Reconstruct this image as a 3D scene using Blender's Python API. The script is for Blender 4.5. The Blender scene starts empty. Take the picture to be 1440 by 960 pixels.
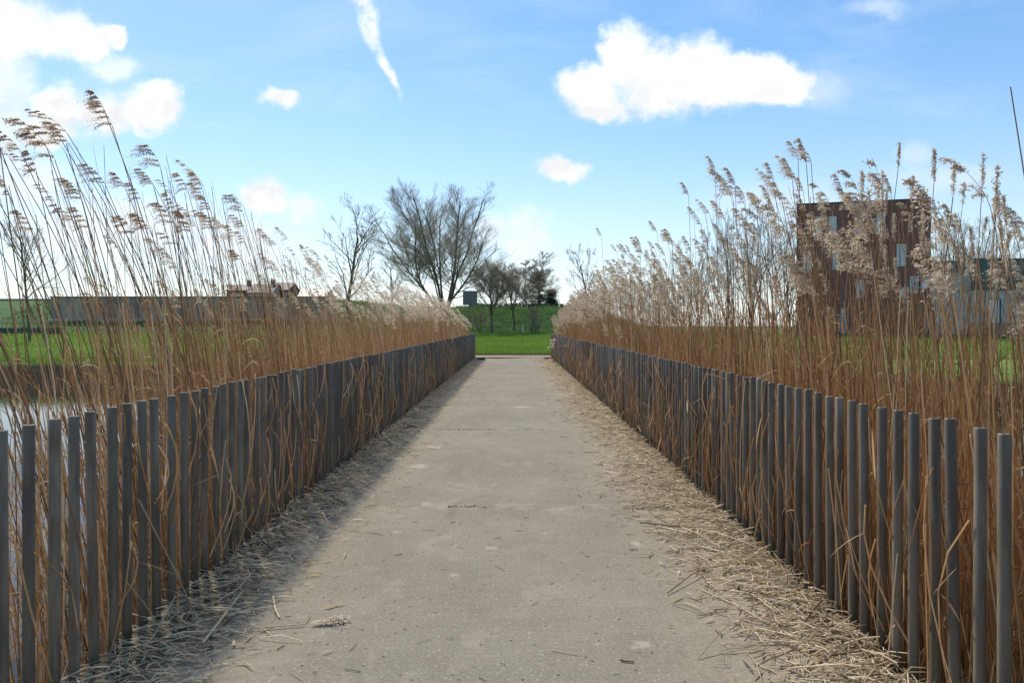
import bpy, math, random
import numpy as np
from mathutils import Vector

random.seed(7)
RNG = np.random.default_rng(11)
sc = bpy.context.scene
C = sc.collection
rad = math.radians

CAM_H = 1.45
def X_at(px, Y): return (px - 724.0) * Y / 1000.0
def Z_at(py, Y): return CAM_H + (458.0 - py) * Y / 1000.0

# ------------------------------------------------------------------ helpers
def mesh_np(name, verts, quads=None, tris=None, tint=None, smooth=False, midx=None):
    """fast mesh: verts (n,3), quads (m,4), tris (k,3), tint = per-vertex float attribute"""
    me = bpy.data.meshes.new(name)
    verts = np.asarray(verts, np.float32).reshape(-1, 3)
    nq = 0 if quads is None else len(quads)
    ntr = 0 if tris is None else len(tris)
    loops = []
    starts = []
    if nq:
        loops.append(np.asarray(quads, np.int32).ravel()); starts.append(np.arange(nq, dtype=np.int32) * 4)
    if ntr:
        loops.append(np.asarray(tris, np.int32).ravel()); starts.append(nq * 4 + np.arange(ntr, dtype=np.int32) * 3)
    loops = np.concatenate(loops); starts = np.concatenate(starts)
    me.vertices.add(len(verts)); me.vertices.foreach_set('co', verts.ravel())
    me.loops.add(len(loops)); me.loops.foreach_set('vertex_index', loops)
    me.polygons.add(nq + ntr); me.polygons.foreach_set('loop_start', starts)
    me.polygons.foreach_set('use_smooth', np.full(nq + ntr, bool(smooth)))
    if midx is not None:
        me.polygons.foreach_set('material_index', np.asarray(midx, np.int32))
    if tint is not None:
        a = me.attributes.new('tint', 'FLOAT', 'POINT'); a.data.foreach_set('value', np.asarray(tint, np.float32))
    me.update(calc_edges=True)
    return me

class MB:
    """collects pieces, builds one mesh"""
    def __init__(s): s.v = []; s.q = []; s.t = []; s.a = []; s.n = 0
    def add(s, v, q=None, t=None, tint=None):
        v = np.asarray(v, np.float32).reshape(-1, 3)
        if q is not None and len(q): s.q.append(np.asarray(q, np.int64) + s.n)
        if t is not None and len(t): s.t.append(np.asarray(t, np.int64) + s.n)
        if tint is None: tint = np.full(len(v), .5)
        elif np.isscalar(tint): tint = np.full(len(v), tint)
        s.v.append(v); s.a.append(tint); s.n += len(v)
    def box(s, x0, x1, y0, y1, z0, z1, tint=None):
        v = [(x, y, z) for z in (z0, z1) for y in (y0, y1) for x in (x0, x1)]
        s.add(v, [(0, 2, 3, 1), (4, 5, 7, 6), (0, 1, 5, 4), (1, 3, 7, 5), (3, 2, 6, 7), (2, 0, 4, 6)], tint=tint)
    def tubes(s, P, R, S=3, tint=None, cap=False):
        """P (N,K,3) R (N,K) -> N tubes of S sides"""
        P = np.asarray(P, np.float64); R = np.asarray(R, np.float64)
        if P.ndim == 2: P = P[None]; R = R[None]
        N, K, _ = P.shape
        T = np.gradient(P, axis=1) if K > 2 else np.repeat((P[:, 1:] - P[:, :1]), 2, axis=1)
        T /= np.linalg.norm(T, axis=2, keepdims=True) + 1e-9
        ref = np.where(np.abs(T[:, :1, 2:3]) > .8, np.array([[[0., 1., 0.]]]), np.array([[[0., 0., 1.]]]))
        ref = np.broadcast_to(ref, T.shape)
        n1 = np.cross(T, ref); n1 /= np.linalg.norm(n1, axis=2, keepdims=True) + 1e-9
        n2 = np.cross(T, n1)
        ang = np.arange(S) * 2 * math.pi / S + .4
        V = P[:, :, None, :] + R[:, :, None, None] * (np.cos(ang)[None, None, :, None] * n1[:, :, None, :] + np.sin(ang)[None, None, :, None] * n2[:, :, None, :])
        i = np.arange(N)[:, None, None] * K * S + np.arange(K - 1)[None, :, None] * S + np.arange(S)[None, None, :]
        j = np.arange(N)[:, None, None] * K * S + np.arange(K - 1)[None, :, None] * S + ((np.arange(S) + 1) % S)[None, None, :]
        q = np.stack([i, j, j + S, i + S], axis=-1).reshape(-1, 4)
        if tint is None: tt = None
        else: tt = np.repeat(np.broadcast_to(np.asarray(tint), (N,)), K * S)
        s.add(V.reshape(-1, 3), q, tint=tt)
    def mesh(s, name, smooth=False):
        return mesh_np(name, np.concatenate(s.v), np.concatenate(s.q) if s.q else None, np.concatenate(s.t) if s.t else None, np.concatenate(s.a), smooth)
    def build(s, name, mat, parent=None, smooth=False):
        return link(name, s.mesh(name, smooth), mat, parent)

def link(name, me, mat=None, parent=None):
    if mat is not None and not me.materials:
        for m_ in (mat if isinstance(mat, (list, tuple)) else [mat]): me.materials.append(m_)
    o = bpy.data.objects.new(name, me); C.objects.link(o)
    if parent is not None: o.parent = parent
    return o

def empty(name, loc=(0, 0, 0), rz=0):
    o = bpy.data.objects.new(name, None); C.objects.link(o); o.location = loc; o.rotation_euler = (0, 0, rz); o.empty_display_size = .1
    return o

def tag(o, label=None, cat=None, group=None, kind=None):
    if label: o['label'] = label
    if cat: o['category'] = cat
    if group: o['group'] = group
    if kind: o['kind'] = kind
    return o

def copy_tree(o, parent=None):
    c = o.copy(); C.objects.link(c)
    if parent is not None: c.parent = parent
    for ch in list(o.children): copy_tree(ch, c)
    return c

def unit(v): return v / (np.linalg.norm(v) + 1e-9)

# ------------------------------------------------------------------ node helpers
class NT:
    def __init__(s, tree): s.t = tree
    def n(s, kind, **kw):
        nd = s.t.nodes.new(kind)
        for k, v in kw.items(): setattr(nd, k, v)
        return nd
    def l(s, a, b): s.t.links.new(a, b)
    def put(s, sock, v):
        if hasattr(v, 'is_linked') or isinstance(v, bpy.types.NodeSocket): s.l(v, sock)
        else: sock.default_value = v
    def math(s, op, a, b=None, c=None, clamp=False):
        nd = s.n('ShaderNodeMath', operation=op, use_clamp=clamp)
        s.put(nd.inputs[0], a)
        if b is not None: s.put(nd.inputs[1], b)
        if c is not None: s.put(nd.inputs[2], c)
        return nd.outputs[0]
    def vmath(s, op, a, b=None):
        nd = s.n('ShaderNodeVectorMath', operation=op)
        s.put(nd.inputs[0], a)
        if b is not None: s.put(nd.inputs[1], b)
        return nd.outputs['Value'] if op in ('LENGTH', 'DOT_PRODUCT', 'DISTANCE') else nd.outputs[0]
    def noise(s, vec, scale, detail=4, rough=.55, out='Fac', dist=0):
        nd = s.n('ShaderNodeTexNoise')
        if vec is not None: s.l(vec, nd.inputs['Vector'])
        nd.inputs['Scale'].default_value = scale; nd.inputs['Detail'].default_value = detail; nd.inputs['Roughness'].default_value = rough
        nd.inputs['Distortion'].default_value = dist
        return nd.outputs[out]
    def ramp(s, fac, a, b, lo=0., hi=1., smooth=True):
        nd = s.n('ShaderNodeMapRange', interpolation_type='SMOOTHSTEP' if smooth else 'LINEAR')
        s.put(nd.inputs[0], fac)
        for i, v in ((1, a), (2, b), (3, lo), (4, hi)): s.put(nd.inputs[i], v)
        return nd.outputs[0]
    def mix(s, fac, a, b, mode='MIX'):
        nd = s.n('ShaderNodeMix', data_type='RGBA', blend_type=mode)
        s.put(nd.inputs[0], fac)
        s.put(nd.inputs[6], a if not isinstance(a, tuple) else (*a[:3], 1)); s.put(nd.inputs[7], b if not isinstance(b, tuple) else (*b[:3], 1))
        return nd.outputs[2]
    def scale(s, vec, sx, sy, sz):
        nd = s.n('ShaderNodeMapping'); s.l(vec, nd.inputs[0]); nd.inputs['Scale'].default_value = (sx, sy, sz); return nd.outputs[0]
    def bump(s, h, strength=.3, dist=.01):
        nd = s.n('ShaderNodeBump'); s.l(h, nd.inputs['Height']); nd.inputs['Strength'].default_value = strength; nd.inputs['Distance'].default_value = dist
        return nd.outputs[0]

def mat(name):
    m = bpy.data.materials.new(name); m.use_nodes = True
    T = NT(m.node_tree); b = m.node_tree.nodes['Principled BSDF']
    return m, T, b

def simple(name, col, rough=.6, var=.25, scale=6., spec=.4, metal=0., bump=0., grain=None):
    m, T, b = mat(name)
    g = T.n('ShaderNodeTexCoord').outputs['Object']
    v = T.scale(g, *(grain or (1, 1, 1)))
    n = T.noise(v, scale, 6)
    k = T.ramp(n, .3, .7, 1 - var, 1 + var)
    vm = T.n('ShaderNodeVectorMath', operation='SCALE'); vm.inputs[0].default_value = col[:3]; T.l(k, vm.inputs['Scale'])
    T.l(vm.outputs[0], b.inputs['Base Color'])
    b.inputs['Roughness'].default_value = rough; b.inputs['Specular IOR Level'].default_value = spec; b.inputs['Metallic'].default_value = metal
    if bump: T.l(T.bump(T.noise(v, scale * 6, 4), bump, .01), b.inputs['Normal'])
    return m

def leafy(name, stops, trans=.35, tr_gain=1.0, rough=.7, rnd_obj=0.0):
    """diffuse + translucent, colour from the 'tint' attribute along colour stops"""
    m, T, b = mat(name)
    m.node_tree.nodes.remove(b)
    a = T.n('ShaderNodeAttribute'); a.attribute_name = 'tint'
    cr = T.n('ShaderNodeValToRGB')
    el = cr.color_ramp.elements
    while len(el) < len(stops): el.new(.5)
    for e, (p, c) in zip(el, stops): e.position = p; e.color = (*c, 1)
    f = a.outputs['Fac']
    if rnd_obj:
        oi = T.n('ShaderNodeObjectInfo')
        f = T.math('ADD', f, T.math('MULTIPLY', T.math('SUBTRACT', oi.outputs['Random'], .5), rnd_obj))
    T.l(f, cr.inputs[0])
    d = T.n('ShaderNodeBsdfDiffuse'); T.l(cr.outputs[0], d.inputs[0])
    t = T.n('ShaderNodeBsdfTranslucent'); T.l(cr.outputs[0], t.inputs[0])
    mx = T.n('ShaderNodeMixShader'); mx.inputs[0].default_value = trans
    T.l(d.outputs[0], mx.inputs[1]); T.l(t.outputs[0], mx.inputs[2])
    g = T.n('ShaderNodeBsdfGlossy'); g.inputs['Roughness'].default_value = .45; g.inputs[0].default_value = (.9, .9, .9, 1)
    m2 = T.n('ShaderNodeMixShader'); m2.inputs[0].default_value = .03
    T.l(mx.outputs[0], m2.inputs[1]); T.l(g.outputs[0], m2.inputs[2])
    T.l(m2.outputs[0], T.t.nodes['Material Output'].inputs[0])
    return m

# ------------------------------------------------------------------ sky, sun, camera
SUN_AZ, SUN_EL = 27.0, 45.0
sc.view_settings.view_transform = 'Standard'; sc.view_settings.look = 'None'; sc.view_settings.gamma = 1
sc.view_settings.exposure = 1.45
w = bpy.data.worlds.new('World'); sc.world = w; w.use_nodes = True
T = NT(w.node_tree)
bg = w.node_tree.nodes['Background']; bg.inputs[1].default_value = 0.08
sk = T.n('ShaderNodeTexSky', sky_type='NISHITA'); sk.sun_disc = False
sk.sun_elevation = rad(SUN_EL); sk.sun_rotation = -rad(SUN_AZ); sk.air_density = 1.0; sk.dust_density = .15; sk.ozone_density = 2.0
hs = T.n('ShaderNodeHueSaturation'); hs.inputs['Saturation'].default_value = 1.42; hs.inputs['Value'].default_value = 1.25
gm = T.n('ShaderNodeGamma'); gm.inputs[1].default_value = .74; T.l(sk.outputs[0], gm.inputs[0])
T.l(T.mix(1., gm.outputs[0], (1.0, .99, .99), 'MULTIPLY'), hs.inputs['Color'])
g = T.n('ShaderNodeTexCoord').outputs['Generated']
sp = T.n('ShaderNodeSeparateXYZ'); T.l(g, sp.inputs[0])
yy = T.math('MAXIMUM', sp.outputs[1], .08)
u = T.math('DIVIDE', sp.outputs[0], yy); v = T.math('DIVIDE', sp.outputs[2], yy)
cb = T.n('ShaderNodeCombineXYZ'); T.l(u, cb.inputs[0]); T.l(v, cb.inputs[1]); uv = cb.outputs[0]
nz1 = T.n('ShaderNodeTexNoise'); T.l(uv, nz1.inputs['Vector']); nz1.inputs['Scale'].default_value = 16; nz1.inputs['Detail'].default_value = 7; nz1.inputs['Roughness'].default_value = .6
off = T.vmath('SUBTRACT', nz1.outputs['Color'], (.5, .5, .5))
offs = T.n('ShaderNodeVectorMath', operation='MULTIPLY'); T.l(off, offs.inputs[0]); offs.inputs[1].default_value = (.058, .05, 0)
uvd = T.vmath('ADD', uv, offs.outputs[0])
def blobs(lst):
    cur = None
    for (px, py, rx, ry) in lst:
        d = T.vmath('SUBTRACT', uvd, ((px - 724) / 1000, (458 - py) / 1000, 0))
        d = T.vmath('MULTIPLY', d, (1000 / rx, 1000 / ry, 0))
        f = T.math('SUBTRACT', 1., T.vmath('LENGTH', d))
        cur = f if cur is None else T.math('SMOOTH_MAX', cur, f, .12)
    return cur
dense = blobs([(838, 128, 62, 46), (882, 76, 50, 62), (915, 108, 80, 62), (985, 96, 64, 54), (1040, 112, 76, 46), (925, 138, 80, 34), (1005, 124, 90, 40), (1075, 112, 58, 44), (1112, 122, 46, 30),
               (850, 152, 60, 26), (-10, 38, 130, 66), (75, 48, 72, 50), (122, 60, 52, 34), (165, 50, 26, 20),
               (85, 152, 58, 46), (140, 160, 80, 42), (212, 150, 52, 44), (60, 185, 60, 30), (790, 238, 50, 22), (372, 272, 44, 34), (393, 138, 38, 20)])
n_edge = T.noise(uv, 48, 8, .66)
fd = T.math('ADD', dense, T.math('MULTIPLY', T.math('SUBTRACT', n_edge, .5), .55))
low = T.ramp(T.noise(uv, 7, 3), .35, .65, .38, .80)
a_d = T.ramp(fd, 0., low)
faint = blobs([(160, 92, 60, 26), (425, 290, 46, 30), (30, 255, 110, 60),
               (150, 320, 260, 70), (0, 150, 80, 200), (690, 325, 40, 30), (330, 345, 120, 60), (740, 330, 50, 60)])
ff = T.math('ADD', faint, T.math('MULTIPLY', T.math('SUBTRACT', T.noise(T.scale(uv, 1, 1.6, 1), 22, 6, .65), .5), .7))
a_f = T.ramp(ff, .05, .75, 0, .62)
# a thin vapour streak: distance to a slightly bent line
tv = T.ramp(v, (458 - 150) / 1000, (458 + 10) / 1000, 0, 1, smooth=False)
lx_ = T.math('ADD', T.math('MULTIPLY', tv, -.066), T.math('ADD', (566 - 724) / 1000, T.math('MULTIPLY', T.math('SINE', T.math('MULTIPLY', tv, 9.)), .005)))
wl_ = T.math('ADD', .003, T.math('MULTIPLY', tv, .017))
dl_ = T.math('DIVIDE', T.math('ABSOLUTE', T.math('SUBTRACT', T.math('ADD', u, T.math('MULTIPLY', T.math('SUBTRACT', n_edge, .5), .018)), lx_)), wl_)
streak = T.math('MULTIPLY', T.ramp(dl_, .1, 1.2, 1, 0), T.math('MULTIPLY', T.ramp(v, .305, .345), T.ramp(T.noise(uv, 30, 4, .6), .3, .62, .15, .85)))
vf = blobs([(1232, 8, 60, 20), (1290, 222, 40, 26), (1150, 128, 55, 30), (1100, 285, 160, 40), (1330, 250, 130, 26)])
vf = T.ramp(T.math('ADD', vf, T.math('MULTIPLY', T.math('SUBTRACT', n_edge, .5), .6)), .0, .9, 0, .32)
a_f = T.math('MAXIMUM', T.math('MAXIMUM', a_f, vf), streak)
# thin veil stretched across the whole sky, thicker towards the horizon
veil = T.ramp(T.noise(T.scale(uv, 1, 3.2, 1), 3.0, 6, .6, dist=.6), .38, .85, 0, .34)
hz = T.math('MULTIPLY', T.math('POWER', T.math('SUBTRACT', 1., T.math('MINIMUM', T.math('MAXIMUM', T.math('MULTIPLY', sp.outputs[2], 2.4), 0.), 1.)), 2.2), .72)
veil = T.math('MAXIMUM', veil, hz)
front = T.ramp(sp.outputs[1], .08, .3)
a_all = T.math('MULTIPLY', T.math('MAXIMUM', a_d, a_f), front)
# cloud body: bright tops, slightly greyer towards the flat base
ups = T.vmath('ADD', uv, (-.010, .016, 0))
puff = T.math('SUBTRACT', T.noise(uv, 17, 6, .55), T.noise(ups, 17, 6, .55))
shade = T.ramp(puff, -.11, .11, .91, 1.04)
base_ = T.math('MULTIPLY', T.ramp(v, .285, .37, .86, 1.0), T.ramp(fd, .2, .75, 1.05, .97))
shade = T.math('MULTIPLY', shade, base_)
cl = T.n('ShaderNodeVectorMath', operation='SCALE'); cl.inputs[0].default_value = (5.3, 5.35, 5.45); T.l(shade, cl.inputs['Scale'])
sk_v = T.mix(veil, hs.outputs[0], (3.75, 4.3, 4.8))
skc = T.mix(a_all, sk_v, cl.outputs[0])
T.l(skc, bg.inputs[0])

sun = bpy.data.lights.new('sun', 'SUN'); sun.energy = 1.85; sun.angle = rad(5); sun.color = (1., .91, .77)
so = bpy.data.objects.new('sun', sun); C.objects.link(so)
S = Vector((-math.sin(rad(SUN_AZ)) * math.cos(rad(SUN_EL)), math.cos(rad(SUN_AZ)) * math.cos(rad(SUN_EL)), math.sin(rad(SUN_EL))))
so.rotation_euler = S.to_track_quat('Z', 'Y').to_euler(); so.location = S * 50

cam = bpy.data.cameras.new('camera'); co = bpy.data.objects.new('camera', cam); C.objects.link(co); sc.camera = co
co.location = (0, 0, CAM_H); co.rotation_euler = (rad(90), 0, 0)
cam.sensor_width = 36; cam.lens = 25.0; cam.shift_x = -4 / 1440; cam.shift_y = -22 / 1440
cam.clip_start = .05; cam.clip_end = 5000

# ------------------------------------------------------------------ terrain
def sstep(a, b, x):
    t = np.clip((x - a) / (b - a), 0, 1); return t * t * (3 - 2 * t)
def vnoise(x, y, seed=0):
    s_ = 0
    for k, (f, a) in enumerate(((.11, 1.), (.23, .6), (.47, .35), (1.1, .16))):
        s_ = s_ + a * np.sin(x * f * 1.3 + seed + k * 1.7 + 1.3 * np.sin(y * f * .7 + k)) * np.sin(y * f * 1.1 + seed * 2 + k * 2.3 + np.sin(x * f * .9))
    return s_
def bank_edge(x): return 30.3 - 10.5 * sstep(9, 15.5, x) + .25 * np.sin(x * .9) + .15 * np.sin(x * 2.3)
def height(x, y):
    x = np.asarray(x, float); y = np.asarray(y, float)
    be = bank_edge(x)
    bank = np.clip(-.1 - .95 * (be - y) * (.75 + .0 * x), -1.8, 0)
    ax = np.abs(x + .07)
    strip = np.where(ax < 1.65, -.45, np.clip(-.40 - .42 * (ax - 1.65), -1.8, 0))
    canal = np.maximum(bank, strip)
    canal = np.where(y < -14, np.maximum(canal, -1.8 + (-14 - y) * .8), canal); canal = np.minimum(canal, 0)
    inner = np.where(y < be, canal, np.clip(-.1 + .07 * (y - be), -.1, 0))
    ax_path = (ax < 2.6)
    inner = np.where(y > 31.8, np.clip(inner, -.03, 0), inner)
    fld = .3 * np.clip((y - 37) / 48, 0, 1) + .05 * vnoise(x, y, 2.) * sstep(36, 42, y)
    side = 1 - sstep(9, 24, x)
    top = 3.9 + 1.1 * sstep(-12, -28, x)
    dk = np.clip((y - 88) / 20, 0, 1); dk = dk * dk * (3 - 2 * dk) * .35 + dk * .65
    # a narrow ledge half way up the slope
    dk = dk - .05 * np.exp(-((y - 95.5) / 1.2) ** 2) + .03 * np.exp(-((y - 93.6) / .9) ** 2)
    dk = dk * (1 - sstep(119, 145, y))
    z = inner + fld + side * top * dk + .08 * vnoise(x * 2.2, y * 2.2, 5.) * dk * (y > 88)
    return z
xs = np.concatenate([-np.geomspace(2500, 62, 14), np.arange(-60, -8, 1.2), np.arange(-8, -1.2, .3), np.linspace(-1.2, 1.2, 5), np.arange(1.4, 8, .3), np.arange(8, 60, 1.2), np.geomspace(60, 2500, 14)])
ys = np.concatenate([-np.geomspace(600, 16, 8), np.arange(-15, 18, 1.5), np.arange(18, 36, .35), np.arange(36, 130, 1.0), np.geomspace(130, 3500, 18)])
GX, GY = np.meshgrid(xs, ys)
GZ = height(GX, GY)
nx, ny = len(xs), len(ys)
idx = np.arange(nx * ny).reshape(ny, nx)
q = np.stack([idx[:-1, :-1], idx[:-1, 1:], idx[1:, 1:], idx[1:, :-1]], -1).reshape(-1, 4)
me = mesh_np('ground', np.stack([GX, GY, GZ], -1).reshape(-1, 3), q, smooth=True)
m, T, b = mat('turf_and_earth')
gp = T.n('ShaderNodeNewGeometry').outputs['Position']; s3 = T.n('ShaderNodeSeparateXYZ'); T.l(gp, s3.inputs[0])
gn = T.n('ShaderNodeNewGeometry').outputs['Normal']
n1 = T.noise(gp, .16, 5, .6); n2 = T.noise(T.scale(gp, 1, .45, 1), 1.4, 6, .65); n3 = T.noise(gp, 14, 4, .7)
gr = T.mix(T.ramp(n1, .35, .65), (.135, .240, .036), (.175, .275, .048))
gr = T.mix(T.ramp(n2, .40, .72, 0, .75), gr, (.095, .170, .034))
gr = T.mix(T.ramp(n3, .45, .8, 0, .5), gr, (.16, .20, .045))
dikef = T.ramp(T.math('ADD', s3.outputs[1], T.math('MULTIPLY', T.math('SUBTRACT', n2, .5), 9.)), 85.5, 89.5)
dk_col = T.mix(T.ramp(T.noise(T.scale(gp, .5, 1, 2.5), .9, 6, .65), .35, .7), (.052, .125, .048), (.100, .180, .058))
gr = T.mix(T.math('MULTIPLY', dikef, .85), gr, dk_col)
mud = T.mix(n2, (.030, .024, .015), (.062, .045, .026))
lowf = T.ramp(T.math('ADD', s3.outputs[2], T.math('MULTIPLY', T.math('SUBTRACT', n2, .5), .25)), -.30, -.12)
T.l(T.mix(lowf, mud, gr), b.inputs['Base Color']); b.inputs['Roughness'].default_value = .95; b.inputs['Specular IOR Level'].default_value = .15
T.l(T.bump(T.math('ADD', T.noise(gp, 3, 6, .7), T.math('MULTIPLY', n3, .5)), .9, .12), b.inputs['Normal'])
tag(link('ground', me, m), 'green field and embankment with muddy canal banks', kind='structure')

# water
m, T, b = mat('canal_water')
b.inputs['Base Color'].default_value = (.012, .016, .014, 1); b.inputs['Roughness'].default_value = .06; b.inputs['IOR'].default_value = 1.333; b.inputs['Specular IOR Level'].default_value = .5
gp = T.n('ShaderNodeNewGeometry').outputs['Position']
hh = T.math('ADD', T.noise(T.scale(gp, 1, .7, 1), 2.2, 4, .6), T.math('MULTIPLY', T.noise(gp, 9, 3, .6), .25))
T.l(T.bump(hh, .10, .03), b.inputs['Normal'])
mb = MB(); mb.add([(-300, -40, -.95), (300, -40, -.95), (300, 34, -.95), (-300, 34, -.95)], [(0, 1, 2, 3)])
tag(mb.build('water', m), 'pale canal water reflecting the sky', kind='structure')

# concrete path over the canal
JOINTS = [1.55, 5.71, 9.93, 14.15, 18.4, 22.6, 26.9, 31.0]
m, T, b = mat('brushed_concrete')
gp = T.n('ShaderNodeNewGeometry').outputs['Position']; s3 = T.n('ShaderNodeSeparateXYZ'); T.l(gp, s3.inputs[0])
px_, py_ = s3.outputs[0], s3.outputs[1]
big = T.noise(gp, .75, 6, .62); mid = T.noise(gp, 4.5, 6, .65); fine = T.noise(gp, 60, 5, .7)
col = T.mix(T.ramp(big, .3, .7), (.222, .198, .148), (.292, .263, .200))
col = T.mix(T.ramp(mid, .42, .75, 0, .55), col, (.190, .166, .128))
brush = T.noise(T.scale(gp, 2.2, 95, 1), 1.0, 5, .75)
col = T.mix(T.ramp(brush, .38, .70, 0, .42), col, (.160, .139, .108))
col = T.mix(T.ramp(fine, .42, .70, 0, .55), col, (.385, .350, .288))
grit = T.noise(gp, 150, 3, .6)
col = T.mix(T.ramp(grit, .50, .66, 0, .5), col, (.090, .078, .060))
patch = T.noise(T.scale(gp, 1, .8, 1), 2.6, 8, .72, dist=.5)
col = T.mix(T.ramp(patch, .53, .66, 0, .45), col, (.345, .308, .245))
vo = T.n('ShaderNodeTexVoronoi'); T.l(gp, vo.inputs['Vector']); vo.inputs['Scale'].default_value = 42
rs = T.n('ShaderNodeSeparateColor'); T.l(vo.outputs['Color'], rs.inputs[0])
speck = T.math('MULTIPLY', T.ramp(vo.outputs['Distance'], .20, .34, 1, 0), T.math('GREATER_THAN', rs.outputs[0], .80))
col = T.mix(T.math('MULTIPLY', speck, .35), col, (.50, .465, .40))
vo2 = T.n('ShaderNodeTexVoronoi'); T.l(gp, vo2.inputs['Vector']); vo2.inputs['Scale'].default_value = 25
rs2 = T.n('ShaderNodeSeparateColor'); T.l(vo2.outputs['Color'], rs2.inputs[0])
pit = T.math('MULTIPLY', T.ramp(vo2.outputs['Distance'], .14, .26, 1, 0), T.math('GREATER_THAN', rs2.outputs[1], .86))
col = T.mix(T.math('MULTIPLY', pit, .7), col, (.05, .045, .038))
# worn-in dirt along the two edges: damp dark soil on the left, pale trodden chaff on the right
edn = T.math('MULTIPLY', T.math('SUBTRACT', T.noise(T.scale(gp, 1, .6, 1), 2.2, 7, .68), .5), 1.1)
lf = T.ramp(T.math('ADD', T.math('MULTIPLY', px_, -1.), edn), .85, 1.65)
lcol = T.mix(T.ramp(T.noise(gp, 26, 6, .7), .35, .7), (.180, .147, .104), (.420, .352, .252))
col = T.mix(T.math('MULTIPLY', lf, .85), col, lcol)
rf = T.ramp(T.math('ADD', px_, edn), .55, 1.35)
rcol = T.mix(T.ramp(T.noise(T.scale(gp, 1, 2.2, 1), 30, 6, .75), .36, .66), (.200, .165, .115), (.430, .368, .275))
col = T.mix(T.math('MULTIPLY', rf, .85), col, rcol)
soil = T.math('MAXIMUM', T.ramp(T.math('ADD', T.math('MULTIPLY', px_, -1.), T.math('MULTIPLY', edn, .35)), 1.42, 1.66), T.ramp(T.math('ADD', px_, T.math('MULTIPLY', edn, .35)), 1.36, 1.58))
col = T.mix(T.math('MULTIPLY', soil, .8), col, T.mix(T.noise(gp, 34, 6, .7), (.045, .034, .023), (.135, .105, .072)))
# a few pale dried patches trodden into the surface
pn = T.math('MULTIPLY', T.math('SUBTRACT', T.noise(gp, 11, 7, .78), .5), 2.6)
pk = None
for (ppx, ppy, r1, r2) in ((895, 765, .07, .16), (905, 906, .115, .09), (600, 708, .09, .14), (556, 748, .06, .08), (765, 750, .05, .06), (640, 808, .06, .06), (590, 655, .20, .25),
                           (690, 770, .09, .08), (930, 790, .04, .05), (842, 905, .04, .03), (610, 628, .3, .22), (735, 572, .3, .3)):
    d_ = 1450. / (ppy - 458)
    dd = T.vmath('MULTIPLY', T.vmath('SUBTRACT', gp, (X_at(ppx, d_), d_, 0)), (1 / r1, 1 / r2, 0))
    f = T.math('SUBTRACT', 1., T.vmath('LENGTH', dd)); pk = f if pk is None else T.math('MAXIMUM', pk, f)
pf = T.ramp(T.math('ADD', pk, pn), .35, .9, 0, .6)
col = T.mix(pf, col, (.43, .39, .32))
# construction joints
jn = T.math('MULTIPLY', T.math('SUBTRACT', T.noise(gp, 9, 4), .5), .03)
jk = None
for j in JOINTS:
    d_ = T.math('ABSOLUTE', T.math('SUBTRACT', T.math('ADD', py_, jn), j)); jk = d_ if jk is None else T.math('MINIMUM', jk, d_)
jl = T.ramp(jk, .006, .018, 1, 0)
jw = T.math('MULTIPLY', T.ramp(jk, .01, .16, 1, 0), T.ramp(T.noise(gp, 6, 5), .45, .62, 0, .55))
col = T.mix(jw, col, (.36, .325, .245))
col = T.mix(T.math('MULTIPLY', jl, .16), col, (.085, .082, .045))
st_ = T.noise(T.scale(gp, 1.3, .5, 1), 1.1, 7, .7, dist=.8)
col = T.mix(T.ramp(st_, .55, .72, 0, .38), col, (.140, .122, .096))
T.l(col, b.inputs['Base Color']); b.inputs['Roughness'].default_value = .95; b.inputs['Specular IOR Level'].default_value = .08
hgt = T.math('ADD', T.math('ADD', T.math('MULTIPLY', brush, .8), T.math('MULTIPLY', fine, .7)), T.math('ADD', T.math('MULTIPLY', jl, -.7), T.math('MULTIPLY', mid, .6)))
T.l(T.bump(hgt, .22, .004), b.inputs['Normal'])
mb = MB(); mb.box(-1.80, 1.658, -6, 32.3, -.32, 0)
tag(mb.build('path', m), 'straight brushed concrete path crossing the canal between the post fences', kind='structure')

# brick cross path on the far bank
m, T, b = mat('red_brick_paving')
gp = T.n('ShaderNodeNewGeometry').outputs['Position']
br = T.n('ShaderNodeTexBrick'); T.l(gp, br.inputs['Vector']); br.inputs['Scale'].default_value = 4.5
br.inputs['Color1'].default_value = (.21, .105, .078, 1); br.inputs['Color2'].default_value = (.27, .15, .11, 1); br.inputs['Mortar'].default_value = (.15, .11, .08, 1)
T.l(T.mix(T.ramp(T.noise(gp, 1.2, 6), .35, .7, 0, .5), br.outputs[0], (.33, .26, .19)), b.inputs['Base Color']); b.inputs['Roughness'].default_value = .9
mb = MB(); mb.box(-90, 90, 32.45, 34.9, -.08, .012)
tag(mb.build('cross_path', m), 'reddish brick path running across the end of the bridge', kind='structure')
mb = MB(); mb.box(-90, 90, 34.9, 35.02, -.08, .05); mb.box(-90, -1.81, 32.3, 32.45, -.1, .045); mb.box(1.67, 90, 32.3, 32.45, -.1, .045)
tag(mb.build('kerb', simple('kerb_stone', (.13, .10, .08), .85, .3, 3)), 'low stone edging of the brick path', kind='structure')

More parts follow.
